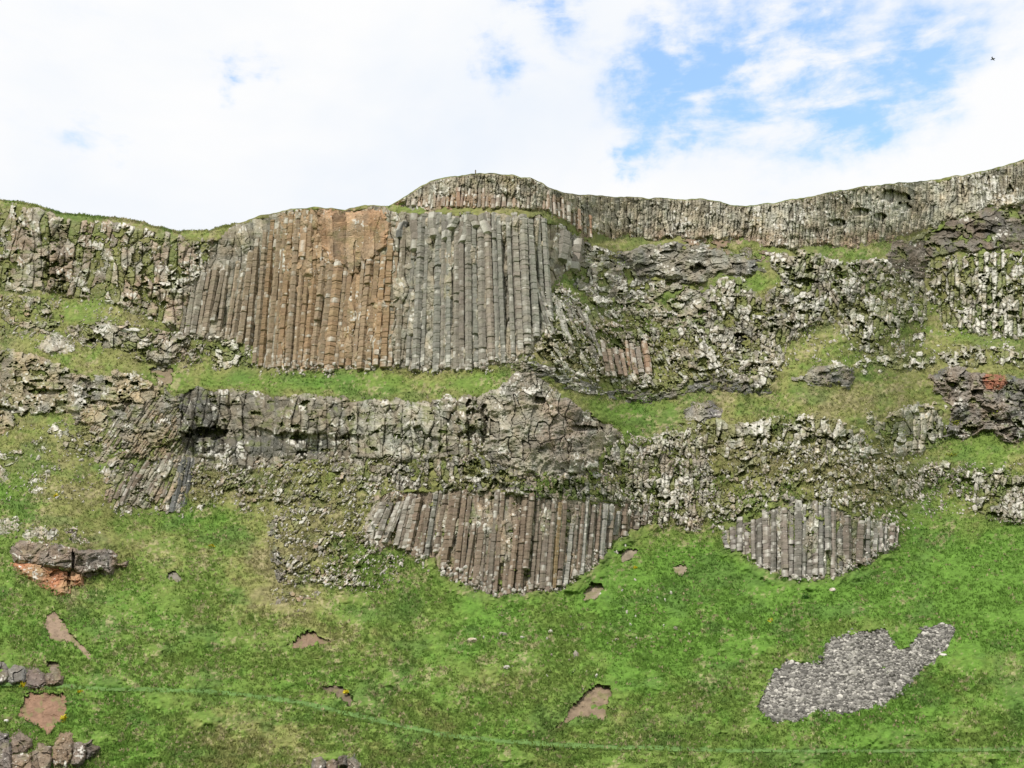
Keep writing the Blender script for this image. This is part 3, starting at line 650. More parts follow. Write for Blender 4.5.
T = thing_for('slantcol'); patch('slantcol', ROCKS['slantcol'], name='rock_face', parent=T)
def sc_col(u, rg): return tuple(np.asarray(mixt((.36, .335, .30), (.27, .24, .21), rg.uniform())) * rg.uniform(.75, 1.1))
col_row(T, 546, 598, 5.6, [(540,288),(560,296),(580,312),(600,326)], [(546,330),(600,352)], -13, sc_col, off=.3, jit=.5, jt=5, jb=6, maxn=11, seed=71, lich=.3)
col_row(T, 603, 652, 5.8, [(600,346),(650,344)], [(600,380),(652,376)], -6, lambda u, rg: tuple(np.asarray(mixt((.3, .2, .14), (.26, .22, .19), rg.uniform())) * rg.uniform(.85, 1.15)), off=1.0, jit=.4, jt=5, jb=4, maxn=9, seed=72, lich=.25)


# the red outcrop
T = empty('red_outcrop', P(60, 595, Dat(60, 595)), 'brown outcrop over bright orange-red rock low on the left grass slope', 'outcrop')
patch('redcap', ROCKS['redcap'], name='brown_cap', parent=T); patch('redlow', ROCKS['redlow'], name='red_layer', parent=T)
T.children[0]['label'] = 'brown weathered cap rock'; T.children[1]['label'] = 'crumbling orange-red rock layer'

# ------------------------------------------------------------------ the hillside (turf), with its plateau
us = np.arange(-260, 1285, 1.25, dtype=np.float32)
NR = 540
f = np.linspace(0, 1, NR, dtype=np.float32)[:, None]
vc = crest(us)[None, :]
u = np.broadcast_to(us[None, :], (NR, len(us))).copy(); v = (850 + (vc - 850) * f).astype(np.float32)
D = Dat(u, v)
bump = .9 * (fbm(u / 9, v / 6, 201, 3) - .5) + 1.6 * (fbm(u / 40, v / 20, 207, 2) - .5) + .35 * (noise(u / 3.0, v / 2.4, 202) - .5)
bump += .9 * sstep(.55, .8, fbm(u / 26, v / 12, 205, 2)) * .5
pm = np.exp(-((v - pathv(u)) / 2.6)**2)
bump = bump * (1 - .8 * pm)
D = D - bump
D = hollow(u, v, D)
D0_ = D.copy()
for r in ROCKS.values():
    p = np.asarray(r['poly']); s_ = (u > p[:, 0].min() - 22) & (u < p[:, 0].max() + 22) & (v > p[:, 1].min() - 22) & (v < p[:, 1].max() + 22)
    uu = u[s_]; vv = v[s_]; e = edge(r, uu, vv, sdist(r['poly'], uu, vv))
    k = sstep(4, 9, e)
    if 'thr' in r: k = k * sstep(r['thr'] + .02, r['thr'] + .10, fbm(uu / 9 + 3, vv / 6, r['seed'] + 50, 4, .6))
    k = k * sstep(3, 10, vv - crest(uu))
    D[s_] = np.maximum(D[s_], D0_[s_] + 6.5 * k)
    if r.get('name') in ('tall_column_cliff', 'brown_column_cliff', 'bowl_column_cliff', 'leaning_column_outcrop', 'dark_overhang_cliff'):
        low_ = sdist(r['poly'], uu, vv - 5) > sdist(r['poly'], uu, vv + 5)
        D[s_] -= 1.15 * sstep(-13, -2, e) * sstep(4.5, 1, e) * low_ * (.6 + .8 * noise(uu / 7, vv / 7, 88))
# the lip of turf along the skyline
V = P(u, v, D)
C = turfcol(u, v)
# turf between rubble is drier
cv = blur(COVER, 2, 2)
dr = np.clip(bil(cv, u, v), 0, 1)[..., None] * .45
C = C * (1 - dr) + np.array([.165, .155, .065], np.float32) * dr
pc = (np.exp(-((v - pathv(u)) / 2.2)**2) * .75)[..., None]
C = C * (1 - pc) + np.array([.075, .17, .035], np.float32) * pc
ext = []
top = V[-1].copy()
for dd, dz in ((1.2, .25), (4, .5), (12, 1.2), (40, 3), (120, 5), (400, 8), (1200, -20)):
    e_ = top.copy(); e_[:, 1] += dd; e_[:, 2] += dz; e_[:, 0] += top[:, 0] * dd / 400.0
    if dd < 50: e_[:, 2] += (fbm(us / 8, 0 * us + dd, 210, 2) - .5) * .4
    ext.append(e_)
V = np.concatenate([V, np.stack(ext)], 0); C = np.concatenate([C, np.repeat(C[-1:], len(ext), 0)], 0)
idx = np.arange(V.shape[0] * V.shape[1]).reshape(V.shape[:2])
q = np.stack([idx[:-1, :-1].ravel(), idx[:-1, 1:].ravel(), idx[1:, 1:].ravel(), idx[1:, :-1].ravel()], -1)
mesh_obj('hillside', V, q, M_TURF, C, kind='structure', label='steep green hillside of rough grass under the cliffs')
# the level ground in front
g = 2600.0
gx = np.linspace(-g, g, 41); gy = np.linspace(-g, g, 41); X, Y = np.meshgrid(gx, gy); Z = np.full_like(X, -.35)
idx = np.arange(X.size).reshape(X.shape)
q = np.stack([idx[:-1, :-1].ravel(), idx[:-1, 1:].ravel(), idx[1:, 1:].ravel(), idx[1:, :-1].ravel()], -1)
mesh_obj('ground', np.stack([X, Y, Z], -1), q, M_TURF, np.broadcast_to(np.asarray(GREEN), X.shape + (3,)), kind='structure', label='flat grass ground in front of the slope')

# the path
pu = np.arange(-255, 1280, 2.0, dtype=np.float32); pv = pathv(pu).astype(np.float32) + (fbm(pu / 20, 0 * pu, 7, 2) - .5) * 1.6
rows = []
for k in (-1, -.5, 0, .5, 1):
    vv = pv + k * (3.2 + 2.4 * (fbm(pu / 7, 0 * pu + k, 8, 2) - .5)) * (1.15 - .4 * np.abs(pu - 350) / 700)
    rows.append(P(pu, vv, Dat(pu, vv) - .26 + .42 * abs(k)**3))
V = np.stack(rows)
idx = np.arange(V.shape[0] * V.shape[1]).reshape(V.shape[:2])
q = np.stack([idx[1:, :-1].ravel(), idx[1:, 1:].ravel(), idx[:-1, 1:].ravel(), idx[:-1, :-1].ravel()], -1)
pcx = np.array([.10, .175, .05], np.float32) * (.85 + .35 * fbm(pu / 5, 0 * pu, 9, 3))[None, :, None] * np.ones((5, 1, 1), np.float32)
mesh_obj('path', V, q, M_TURF, pcx, kind='structure', label='faint trodden green path across the foot of the slope')

# ------------------------------------------------------------------ bare soil
for (nm, poly, lab, c) in SOILS:
    p = np.asarray(poly, np.float32); st = .6
    u, v = np.meshgrid(np.arange(p[:, 0].min() - 3, p[:, 0].max() + 3, st, dtype=np.float32), np.arange(p[:, 1].min() - 3, p[:, 1].max() + 3, st, dtype=np.float32))
    e = sdist(poly, u, v)
    D = Dat(u, v) + .75 - .7 * (fbm(u / 5, v / 3, 301, 5, .6) - .5) + .5 * sstep(0, -2, e)
    D -= .75 * sstep(.55, .8, (v - p[:, 1].min()) / np.ptp(p[:, 1]))
    keep = e > -1.5; kf = keep[:-1, :-1] & keep[1:, :-1] & keep[:-1, 1:] & keep[1:, 1:]
    idx = np.arange(u.size).reshape(u.shape)
    q = np.stack([idx[:-1, :-1][kf], idx[1:, :-1][kf], idx[1:, 1:][kf], idx[:-1, 1:][kf]], -1)
    used = np.zeros(u.size, bool); used[q.ravel()] = True; rm = np.cumsum(used) - 1
    cc = np.asarray(c, np.float32) * np.array([.74, .74, .68], np.float32) * (.7 + .6 * fbm(u / 5, v / 4, 311, 4))[..., None]
    gm = sstep(.58, .68, fbm(u / 6, v / 5, 333, 3))[..., None] * .6
    cc = cc * (1 - gm) + np.array([.17, .17, .07], np.float32) * gm
    mesh_obj('bare_soil', P(u, v, D).reshape(-1, 3)[used], rm[q], M_SOIL, cc.reshape(-1, 3)[used], kind='structure', label=lab)

# ------------------------------------------------------------------ grass tufts
N = 205000
tu = rng.uniform(-170, 1194, N).astype(np.float32); tvv = rng.uniform(0, 1, N).astype(np.float32)
cr = crest(tu); tvv = cr + (800 - cr) * tvv
nc = 9000  # fringe along the skyline
tu[:nc] = rng.uniform(-170, 1194, nc); tvv[:nc] = crest(tu[:nc]) + rng.uniform(0, 2.5, nc)
CV = blur(COVER, 2, 2)
hit = bil(CV, tu, tvv); cl_ = fbm(tu / 8, tvv / 6, 911, 3)
onrock = hit > .55
ok = (hit < .55) | ((cl_ > .60) & (rng.random(N) < .8)) | ((hit < .8) & (cl_ > .5))
colband = np.zeros(N, bool)
for kk in ('organ', 'lowcol', 'rightcol', 'face', 'rim', 'dome', 'redcap', 'redlow', 'central', 'midband', 'leftcrag', 'lowcrag', 'earth', 'redrock', 'tilt', 'caved'): colband |= (sdist(ROCKS[kk]['poly'], tu, tvv) > 2.5)
ok &= ~(colband & (hit > .3))
for r in ROCKS.values():
    for (du, dv, ru, rv, dep) in r.get('dents', []): ok &= ((tu - du) / ru)**2 + ((tvv - dv) / rv)**2 > 2.0
soil = np.zeros(N, bool)
for (_, poly, _, _) in SOILS: soil |= sdist(poly, tu, tvv) > 0
soil |= (sdist(SCREE, tu, tvv) + (fbm(tu / 6, tvv / 5, 5, 3, .7) - .5) * 9) > -1.0
pth = np.abs(tvv - pathv(tu)) < 2.2
ok &= ~soil & ~(pth & (rng.random(N) < .65))
ok &= (tvv > 440) | (rng.random(N) < .72)
tu = tu[ok]; tvv = tvv[ok]; n = len(tu); hit = hit[ok]
B = P(tu, tvv, Dat(tu, tvv) - .12 - np.clip(hit, 0, 1) * rng.uniform(.3, 1.5, n).astype(np.float32))
cols = turfcol(tu, tvv) * rng.uniform(.87, 1.17, (n, 1)).astype(np.float32)
ft = (rng.random(n) < .10) & (fbm(tu / 20, tvv / 14, 401, 3) > .49); cols[ft] = np.asarray(TAN, np.float32) * rng.uniform(.7, 1.25, (ft.sum(), 1))
hgt = rng.uniform(.14, .42, n) * (1 + .5 * (fbm(tu / 30, tvv / 20, 71, 2) - .5)); hgt = np.where(tvv < cr[ok] + 3, hgt * .8, hgt)
nb = 4
vs_ = []; cs_ = []
for b in range(nb):
    a = rng.uniform(0, 2 * math.pi, n); lean = rng.uniform(.3, 1.1, n); w = rng.uniform(.06, .15, n)
    off = rng.normal(0, .13, (n, 3)); off[:, 2] *= .3
    base = B + off
    side = np.stack([np.cos(a), np.sin(a) * .4, 0 * a], -1) * w[:, None]
    tip = base + np.stack([np.cos(a + 1.3) * lean * hgt * .8, -np.abs(np.sin(a)) * lean * hgt * .8, hgt * np.sqrt(1 - (lean * .8)**2)], -1)
    vs_.append(np.stack([base - side, base + side, tip], 1)); k = rng.uniform(.8, 1.2, (n, 1, 1)); cs_.append(np.broadcast_to(cols[:, None, :] * k, (n, 3, 3)))
Vt = np.concatenate(vs_).reshape(-1, 3); Ct = np.concatenate(cs_).reshape(-1, 3)
mesh_obj('grass', Vt, None, M_GRASS, Ct, tris=np.arange(len(Vt)).reshape(-1, 3), kind='stuff', label='rough tufted grass growing all over the slope')

# ------------------------------------------------------------------ stones
def stone_shape(seed, sub=2, flat=.75):
    import bmesh
    bm = bmesh.new(); bmesh.ops.create_icosphere(bm, subdivisions=sub, radius=1)
    rg = np.random.default_rng(seed)
    planes = [(Vector(rg.normal(0, 1, 3)).normalized(), rg.uniform(.55, .85)) for _ in range(9)]
    ax = (rg.uniform(.8, 1.25), rg.uniform(.8, 1.2), rg.uniform(flat * .8, flat * 1.25))
    for vt in bm.verts:
        c = vt.co.copy()
        for nrm, dd in planes:
            s = c.dot(nrm)
            if s > dd: c -= nrm * (s - dd)
        c *= 1 + rg.normal(0, .025)
        vt.co = Vector((c.x * ax[0], c.y * ax[1], c.z * ax[2]))
    V = np.array([v_.co[:] for v_ in bm.verts]); bm.faces.ensure_lookup_table()
    T_ = np.array([[v_.index for v_ in f_.verts] for f_ in bm.faces]); bm.free()
    return V, T_
def stone(name, u, v, rpx, c, seed, label, cat='rock', group=None, sub=2, flat=.8, asp=1.0, c2=None, emb=.35):
    V, T_ = stone_shape(seed, sub, flat)
    D = float(Dat(u, v)); r_ = rpx * D / F
    rg = np.random.default_rng(seed)
    V = V * np.array([r_ * asp, r_, r_])
    loc = P(u, v, np.float32(D - r_ * (1 - emb)))
    nz = fbm(V[:, 0] / r_ * 1.7 + seed, V[:, 2] / r_ * 1.7, seed, 3)
    cc = mixc(c, c2 if c2 is not None else PALE, sstep(.5, .66, nz) * (1 if c2 is not None else .6))
    o = mesh_obj(name, V, None, M_STONE, cc * (.85 + .3 * noise(V[:, 0] * 9 / r_, V[:, 2] * 9 / r_, seed + 1))[:, None], tris=T_, label=label, cat=cat, group=group)
    o.location = [float(x) for x in loc]
    return o
BOULD = [
 ([(-14,662),(4,661),(9,668),(8,680),(-2,685),(-14,684)], (.2,.185,.18), 'grey boulder cut by the left edge above the bare red-brown soil'),
 ([(9,670),(14,666),(25,668),(27,674),(24,682),(12,684),(8,678)], (.2,.19,.185), 'low grey boulder second from the left edge above the red-brown soil'),
 ([(27,669),(36,669),(44,675),(46,684),(38,688),(26,686)], (.2,.165,.16), 'purplish boulder with pale spots above the red-brown soil'),
 ([(46,676),(54,671),(62,676),(61,684),(47,685)], (.22,.175,.145), 'small brown boulder at the right end of the row above the red-brown soil'),
 ([(-12,736),(-2,732),(8,734),(11,745),(12,775),(-12,775)], (.165,.145,.14), 'tall dark boulder at the bottom-left corner'),
 ([(10,738),(18,732),(30,740),(31,748),(22,754),(12,754)], (.21,.165,.14), 'rounded brown boulder with pale patches below the red-brown soil'),
 ([(12,757),(22,753),(32,756),(32,775),(14,775)], (.24,.19,.155), 'rounded brown boulder cut by the bottom edge near the left corner'),
 ([(34,752),(40,745),(50,748),(52,758),(48,768),(38,775),(33,768)], (.22,.18,.15), 'lumpy brown boulder with a pale top left of the biggest boulder'),
 ([(55,745),(62,734),(71,734),(73,744),(72,760),(66,767),(56,765),(52,757)], (.25,.19,.145), 'biggest warm brown boulder at the bottom left with a flat dark top'),
 ([(74,744),(82,742),(87,748),(86,758),(78,767),(72,764)], (.18,.15,.135), 'dark cracked boulder leaning on the biggest brown boulder'),
 ([(85,744),(92,740),(98,748),(96,753),(88,758)], (.15,.135,.13), 'small dark boulder at the right end of the bottom-left group')]
BOULD2 = [
 ([(313,760),(320,757),(326,760),(326,775),(313,775)], (.19,.18,.17), 'dark stone at the left of the small pile on the bottom edge'),
 ([(326,762),(333,757),(338,762),(337,775),(327,775)], (.2,.16,.135), 'brown stone in the middle of the small pile on the bottom edge'),
 ([(337,757),(342,753),(348,757),(347,766),(339,767)], (.13,.125,.12), 'blackish stone topping the small pile on the bottom edge'),
 ([(348,759),(354,756),(359,762),(358,775),(347,775)], (.18,.165,.155), 'dark stone at the right of the small pile on the bottom edge')]
for i, (poly, c_, lab) in enumerate(BOULD + BOULD2):
    rr_ = dict(poly=poly, ang=60, kind='massive', crack=.5, amp=.95, lift=1.3, w=13, h=12, c1=mixt(np.asarray(c_) * .8, (.15, .115, .09), .4), c2=tuple(np.asarray(c_) * .85), lichen=.0, seed=7000 + 31 * i, tight=2.6, name='boulder')
    patch('b', rr_, step=.45, label=lab, cat='boulder', group='boulders at the bottom left' if i < len(BOULD) else 'small stone pile on the bottom edge')
for i, (u_, v_, r_, c_, lab) in enumerate([
    (6, 721, 2.6, (.62,.6,.56), 'single small white stone left of the bare red-brown soil'),
    (780, 584, 3.2, (.6,.58,.54), 'small white stone under the foot of the bowl-shaped columns'),
    (833, 590, 3.4, (.4,.33,.27), 'tan stone in the grass right below the bowl-shaped columns'),
    (134, 331, 4.5, (.55,.53,.49), 'flat white boulder on the grass above the small dark hollow'),
    (124, 331, 4, (.42,.41,.38), 'flat grey boulder beside the white one above the small dark hollow'),
    (105, 327, 4.5, (.3,.29,.27), 'flat dark-rimmed stone left of the pale pair above the small hollow'),
    (472, 641, 4, (.42,.35,.26), 'tan stone in the lower grass left of the triangular soil'),
    (507, 668, 3.5, (.36,.33,.29), 'pale stone in the grass above and left of the triangular soil'),
    (503, 634, 3, (.34,.3,.26), 'small stone in the grass high above the triangular soil'),
    (943, 655, 3.5, (.5,.47,.43), 'pale stone at the lower right rim of the scree')]):
    stone('stone', u_, v_, r_, c_, 600 + i, lab, 'stone', sub=3, asp=1.2, flat=.7)

ZONES = [
 ([(192,468),(400,466),(372,500),(400,560),(385,590),(280,585),(275,516),(192,508)], 90, 2.9, 'pale stone lying in the grassy rubble left of the lower brown columns', 'stones in the left grassy rubble'),
 ([(716,452),(890,452),(900,515),(830,498),(740,512)], 40, 2.9, 'pale stone in the olive grass above the bowl-shaped columns', 'stones above the bowl-shaped columns'),
 ([(560,290),(720,330),(715,370),(650,385),(560,372),(548,300)], 50, 2.4, 'pale stone in grass between the leaning columns and the lichened crag', 'stones beside the leaning columns'),
 ([(845,262),(925,270),(930,350),(845,350)], 30, 2.4, 'pale stone in grass left of the stepped column cliff', 'stones left of the stepped cliff'),
 ([(20,424),(110,440),(90,500),(0,500)], 22, 2.2, 'pale stone on the grass under the yellow crag', 'stones under the yellow crag'),
 ([(400,548),(560,590),(612,560),(606,545),(590,574),(560,594),(500,600),(440,584)], 40, 2.8, 'pale fallen stone at the foot of the lower brown columns', 'fallen stones at the brown columns foot'),
 ([(256,364),(520,362),(515,371),(400,375),(258,376)], 34, 2.6, 'whitish fallen stone at the foot of the tallest columns', 'fallen stones at the tallest columns foot'),
 ([(724,548),(785,583),(830,582),(898,544),(890,538),(830,574),(785,576)], 28, 2.6, 'pale fallen stone at the foot of the bowl-shaped columns', 'fallen stones at the bowl foot'),
]
SHAPES = [stone_shape(900 + i, 2, .85) for i in range(8)]
PROTO = {}
for zi, (poly, cnt, size, lab, grp) in enumerate(ZONES):
    p = np.asarray(poly, np.float32); k = 0; tries = 0
    while k < cnt and tries < 4000:
        tries += 1
        a, b = rng.uniform(p[:, 0].min(), p[:, 0].max()), rng.uniform(p[:, 1].min(), p[:, 1].max())
        if sdist(poly, np.array([a], np.float32), np.array([b], np.float32))[0] < 0: continue
        vi = int(rng.integers(8)); tone = int(rng.integers(3)); key = (vi, tone)
        if key not in PROTO:
            Vv, Tt = SHAPES[vi]; c = [(.48, .455, .41), (.36, .335, .295), (.27, .23, .19)][tone]
            me_o = mesh_obj('loose_stone', Vv, None, M_STONE, np.asarray(c) * (.8 + .4 * noise(Vv[:, 0] * 3, Vv[:, 2] * 3, vi))[:, None], tris=Tt)
            PROTO[key] = me_o; o = me_o
        else:
            o = PROTO[key].copy(); COL.objects.link(o)
        Dd = float(Dat(a, b)); s = size * rng.uniform(.55, 1.25) * Dd / F * .75
        cov_ = float(bil(COVER, np.array([a], np.float32), np.array([b], np.float32))[0])
        o.location = [float(x) for x in P(a, b, np.float32(Dd - s * .5 - cov_ * 1.1))]
        o.scale = (s, s, s * rng.uniform(.9, 1.6)); o.rotation_euler = (rng.uniform(-.4, .4), rng.uniform(-.5, .5), rng.uniform(0, 6.28))
        tag(o, lab, 'stone', grp); k += 1

# the scree: loose stones past counting
NS = 15000
su = rng.uniform(755, 955, NS * 4).astype(np.float32); sv = rng.uniform(624, 724, NS * 4).astype(np.float32)
sdv = sdist(SCREE, su, sv) + (fbm(su / 6, sv / 5, 5, 3, .7) - .5) * 9
keep = (sdv > -3) & (rng.random(NS * 4) < sstep(-1, 3, sdv) * .93 + .05); keep &= ~((fbm(su / 9, sv / 5, 15, 3) > .70) & (sv > 700))
su = su[keep][:NS]; sv = sv[keep][:NS]; keepd = sdv[keep][:NS]
Vl = []; Tl = []; Cl = []; cnt = 0
SS = [stone_shape(950 + i, 1, .8) for i in range(6)]
cen = P(su, sv, Dat(su, sv) + .22 - .4 * np.clip(-sstep(1, -2, keepd), -1, 0) * 0 - .32 * sstep(1.5, -1.5, keepd))
for i in range(len(su)):
    Vv, Tt = SS[i % 6]; s = .095 * (1 + rng.exponential(.65)) ; a = rng.uniform(0, 6.28); ca, sa = math.cos(a), math.sin(a)
    X = Vv[:, 0] * ca - Vv[:, 1] * sa; Y = Vv[:, 0] * sa + Vv[:, 1] * ca
    Vl.append(np.stack([X * s * 1.15, Y * s, Vv[:, 2] * s], -1) + cen[i] + rng.normal(0, .04, 3)); Tl.append(Tt + cnt); cnt += len(Vv)
    g_ = rng.choice([.10, .19, .29, .44], p=[.3, .34, .24, .12]) * rng.uniform(.85, 1.15)
    Cl.append(np.tile([g_, g_ * .95, g_ * .86], (len(Vv), 1)))
mesh_obj('scree', np.concatenate(Vl), None, M_STONE, np.concatenate(Cl), tris=np.concatenate(Tl), kind='stuff', label='grey patch of loose scree stones on the lower right slope')
p = np.asarray(SCREE, np.float32)
u, v = np.meshgrid(np.arange(752, 958, .9, dtype=np.float32), np.arange(620, 728, .9, dtype=np.float32))
e = sdist(SCREE, u, v) + (fbm(u / 6, v / 5, 5, 3, .7) - .5) * 9
D = Dat(u, v) + .30 + .3 * sstep(1, -1, e) + 2.0 * sstep(-1, -3, e)- .1 * noise(u / 2, v / 2, 6)
keep = e > -2; kf = keep[:-1, :-1] & keep[1:, :-1] & keep[:-1, 1:] & keep[1:, 1:]
idx = np.arange(u.size).reshape(u.shape); q = np.stack([idx[:-1, :-1][kf], idx[1:, :-1][kf], idx[1:, 1:][kf], idx[:-1, 1:][kf]], -1)
used = np.zeros(u.size, bool); used[q.ravel()] = True; rm = np.cumsum(used) - 1
mesh_obj('gravel', P(u, v, D).reshape(-1, 3)[used], rm[q], M_SOIL, (np.array([.14, .13, .115], np.float32) * (.8 + .4 * noise(u / 2, v / 2, 8))[..., None]).reshape(-1, 3)[used], kind='stuff', label='fine grey grit bedding under the loose scree stones')

# rubble: small pale chips past counting, in the grassy rubble and along the edges of the outcrops
RZ = [([(190,458),(330,452),(400,462),(400,496),(372,500),(362,530),(376,550),(404,562),(392,590),(350,594),(318,584),(278,588),(268,545),(274,518),(230,508),(190,512)], 2100),
 ([(700,440),(870,440),(930,462),(960,470),(956,500),(905,535),(870,520),(830,504),(790,500),(740,518),(712,532),(700,500)], 1900),
 ([(560,290),(650,300),(720,330),(716,372),(650,388),(560,372),(545,330)], 1100), ([(712,330),(800,300),(850,262),(930,262),(935,350),(860,356),(790,372),(716,380)], 1300),
 ([(930,255),(1060,250),(1060,350),(1000,366),(930,360)], 1100), ([(905,462),(1060,462),(1060,525),(990,522),(905,500)], 800), ([(600,436),(700,424),(716,500),(700,530),(640,528),(600,490)], 900),
 ([(0,212),(180,240),(230,240),(190,330),(120,320),(0,300)], 900), ([(0,296),(70,300),(190,336),(250,350),(255,372),(170,370),(60,346),(0,340)], 900),
 ([(0,424),(110,420),(120,460),(104,516),(60,500),(0,500)], 420), ([(100,448),(190,455),(192,516),(100,520)], 260), ([(340,396),(480,396),(480,460),(340,460)], 500),
 ([(398,548),(445,580),(500,600),(560,596),(610,560),(652,528),(600,545),(560,585),(500,590),(446,574)], 420), ([(722,545),(785,585),(830,585),(900,545),(890,538),(830,574),(785,574)], 260), ([(256,362),(400,364),(545,350),(520,366),(460,377),(256,376)], 330),
 ([(0,518),(100,528),(130,560),(60,536),(0,535)], 90), ([(270,586),(330,596),(310,612),(270,606)], 90), ([(560,560),(640,545),(700,640),(560,700),(420,640)], 110)]
cu_ = []; cw_ = []
for poly, cnt_ in RZ:
    p = np.asarray(poly, np.float32); a = rng.uniform(p[:, 0].min(), p[:, 0].max(), cnt_ * 8).astype(np.float32); b = rng.uniform(p[:, 1].min(), p[:, 1].max(), cnt_ * 8).astype(np.float32)
    cnt_ = int(cnt_ * .55)
    k = (sdist(poly, a, b) + (fbm(a / 9, b / 9, 801, 3) - .5) * 16 > 0) & (fbm(a / 12, b / 9, 803, 3) > rng.uniform(.34, .56, len(a)))
    cu_.append(a[k][:cnt_]); cw_.append(b[k][:cnt_])
cu_ = np.concatenate(cu_); cw_ = np.concatenate(cw_); cvr = np.clip(bil(CV, cu_, cw_), 0, 1)
cen = P(cu_, cw_, Dat(cu_, cw_) - .15 - cvr * rng.uniform(.2, 1.3, len(cu_)).astype(np.float32))
Vl = []; Tl = []; Cl = []; cnt = 0
for i in range(len(cu_)):
    Vv, Tt = SS[i % 6]; s_ = .115 * (1 + rng.exponential(.5)); el = rng.uniform(1.0, 2.3); a = rng.uniform(0, 6.28); ca, sa = math.cos(a), math.sin(a); tl = rng.normal(.25 if cu_[i] < 420 else -.1, .3)
    X = Vv[:, 0] * ca - Vv[:, 1] * sa; Y = Vv[:, 0] * sa + Vv[:, 1] * ca; Z = Vv[:, 2] * el
    Vl.append(np.stack([(X + Z * tl) * s_, Y * s_, Z * s_], -1) + cen[i]); Tl.append(Tt + cnt); cnt += len(Vv)
    c_ = mixt((.2, .17, .135), (.56, .53, .48), rng.uniform() ** 1.2)
    Cl.append(np.tile(c_, (len(Vv), 1)))
mesh_obj('rubble', np.concatenate(Vl), None, M_STONE, np.concatenate(Cl), tris=np.concatenate(Tl), kind='stuff', label='countless pale rock chips strewn over the ledges and rubble slopes')

# yellow flower clumps
for i, (u_, v_, s_, lab) in enumerate([
    (23, 685, 2.2, 'yellow flower clump under the purplish boulder'), (64, 719, 2.4, 'yellow flower clump at the right corner of the red-brown soil'),
    (80, 692, 1.6, 'faint yellow flower clump just below the path at left'), (346, 692, 1.8, 'yellow flower clump by the dark soil scrape'),
    (56, 496, 1.8, 'yellow-orange flower clump below the white-speckled stone heap'), (212, 546, 1.8, 'yellow flowers in grass right of the red outcrop'),
    (954, 424, 5, 'yellow-green bush on the dark lumpy outcrop'), (1005, 412, 6, 'larger yellow-green bush under the red stain'), (951, 456, 5, 'yellowish plant patch in grass below the dark outcrop'),
    (770, 620, 1.5, 'yellow flowers in the grass left above the scree'), (635, 568, 1.5, 'tiny yellow flower clump right of the stony spots'), (806, 597, 3.5, 'small dark green bush below the bowl-shaped columns')]):
    rg = np.random.default_rng(700 + i); m_ = int(60 * s_); D0 = float(Dat(u_, v_)); sz = s_ * D0 / F
    c0 = P(u_, v_, np.float32(D0 - .35))
    ctr = c0 + rg.normal(0, 1, (m_, 3)) * np.array([sz * .6, sz * .35, sz * .38])
    a = rg.normal(0, .1, (m_, 3, 3)) + 0
    VV = (ctr[:, None, :] + a).reshape(-1, 3) - c0
    yel = (.62, .52, .03) if s_ < 3 else ((.27, .30, .035) if s_ > 4 else (.05, .13, .02))
    CC = np.repeat(np.asarray(yel)[None] * rg.uniform(.6, 1.2, (m_, 1)), 3, 0)
    o = mesh_obj('bush' if s_ > 3 else 'flower_clump', VV, None, M_GRASS, CC, tris=np.arange(m_ * 3).reshape(-1, 3), label=lab, cat='bush' if s_ > 3 else 'flowers', group=None if s_ > 3 else 'yellow flower clumps')
    o.location = [float(x) for x in c0]

# a post on the dome and a bird in the sky
def lathe(pts, ns=8):
    V = []; Q = []
    for (r_, z_) in pts:
        for i in range(ns): V.append((r_ * math.cos(2 * math.pi * i / ns), r_ * math.sin(2 * math.pi * i / ns), z_))
    for j in range(len(pts) - 1):
        for i in range(ns): Q.append((j * ns + i, j * ns + (i + 1) % ns, (j + 1) * ns + (i + 1) % ns, (j + 1) * ns + i))
    return np.array(V), np.array(Q)
V, Q = lathe([(.1, -.8), (.1, .55), (.12, .56), (.05, .72), (.001, .73)])
o = mesh_obj('fence_post', V, Q, M_STONE, np.tile([.16, .13, .1], (len(V), 1)), label='tiny lone wooden post on top of the round-topped crag', cat='post')
cu = 475.5; cvv = float(crest(np.array([cu]))[0]); o.location = [float(x) for x in P(cu, cvv, np.float32(Dat(cu, cvv) + .4))]
prof = [(-.34, .001), (-.3, .04), (-.15, .09), (.05, .1), (.2, .07), (.27, .075), (.33, .045), (.39, .001)]
V, Q = lathe([(b, a) for a, b in prof]); V = V[:, [0, 2, 1]]
bl = P(993, 59, np.float32(140.0))
bird = mesh_obj('bird', V, Q, M_STONE, np.tile([.08, .08, .085], (len(V), 1)), label='tiny dark bird flying in the blue gap of the sky at upper right', cat='bird')
bird.location = [float(x) for x in bl]; bird.rotation_euler = (0, 0, .9)
for s in (-1, 1):
    wv = np.array([(0, .12, .03), (0, -.1, .03), (s * .3, -.03, .14), (s * .3, .13, .15), (s * .62, -.12, .06), (s * .55, .02, .08)])
    wv = np.vstack([wv, wv - [0, 0, .015]])
    Qw = [(0, 1, 2, 3), (3, 2, 4, 5), (7, 6, 9, 8), (8, 9, 11, 10), (0, 3, 9, 6), (3, 5, 11, 9), (1, 7, 8, 2), (2, 8, 10, 4), (4, 10, 11, 5), (0, 6, 7, 1)]
    w_ = mesh_obj('wing', wv, Qw, M_STONE, np.tile([.09, .09, .095], (12, 1)), origin=(0, 0, 0)); w_.parent = bird; w_.location = (0, 0, 0)

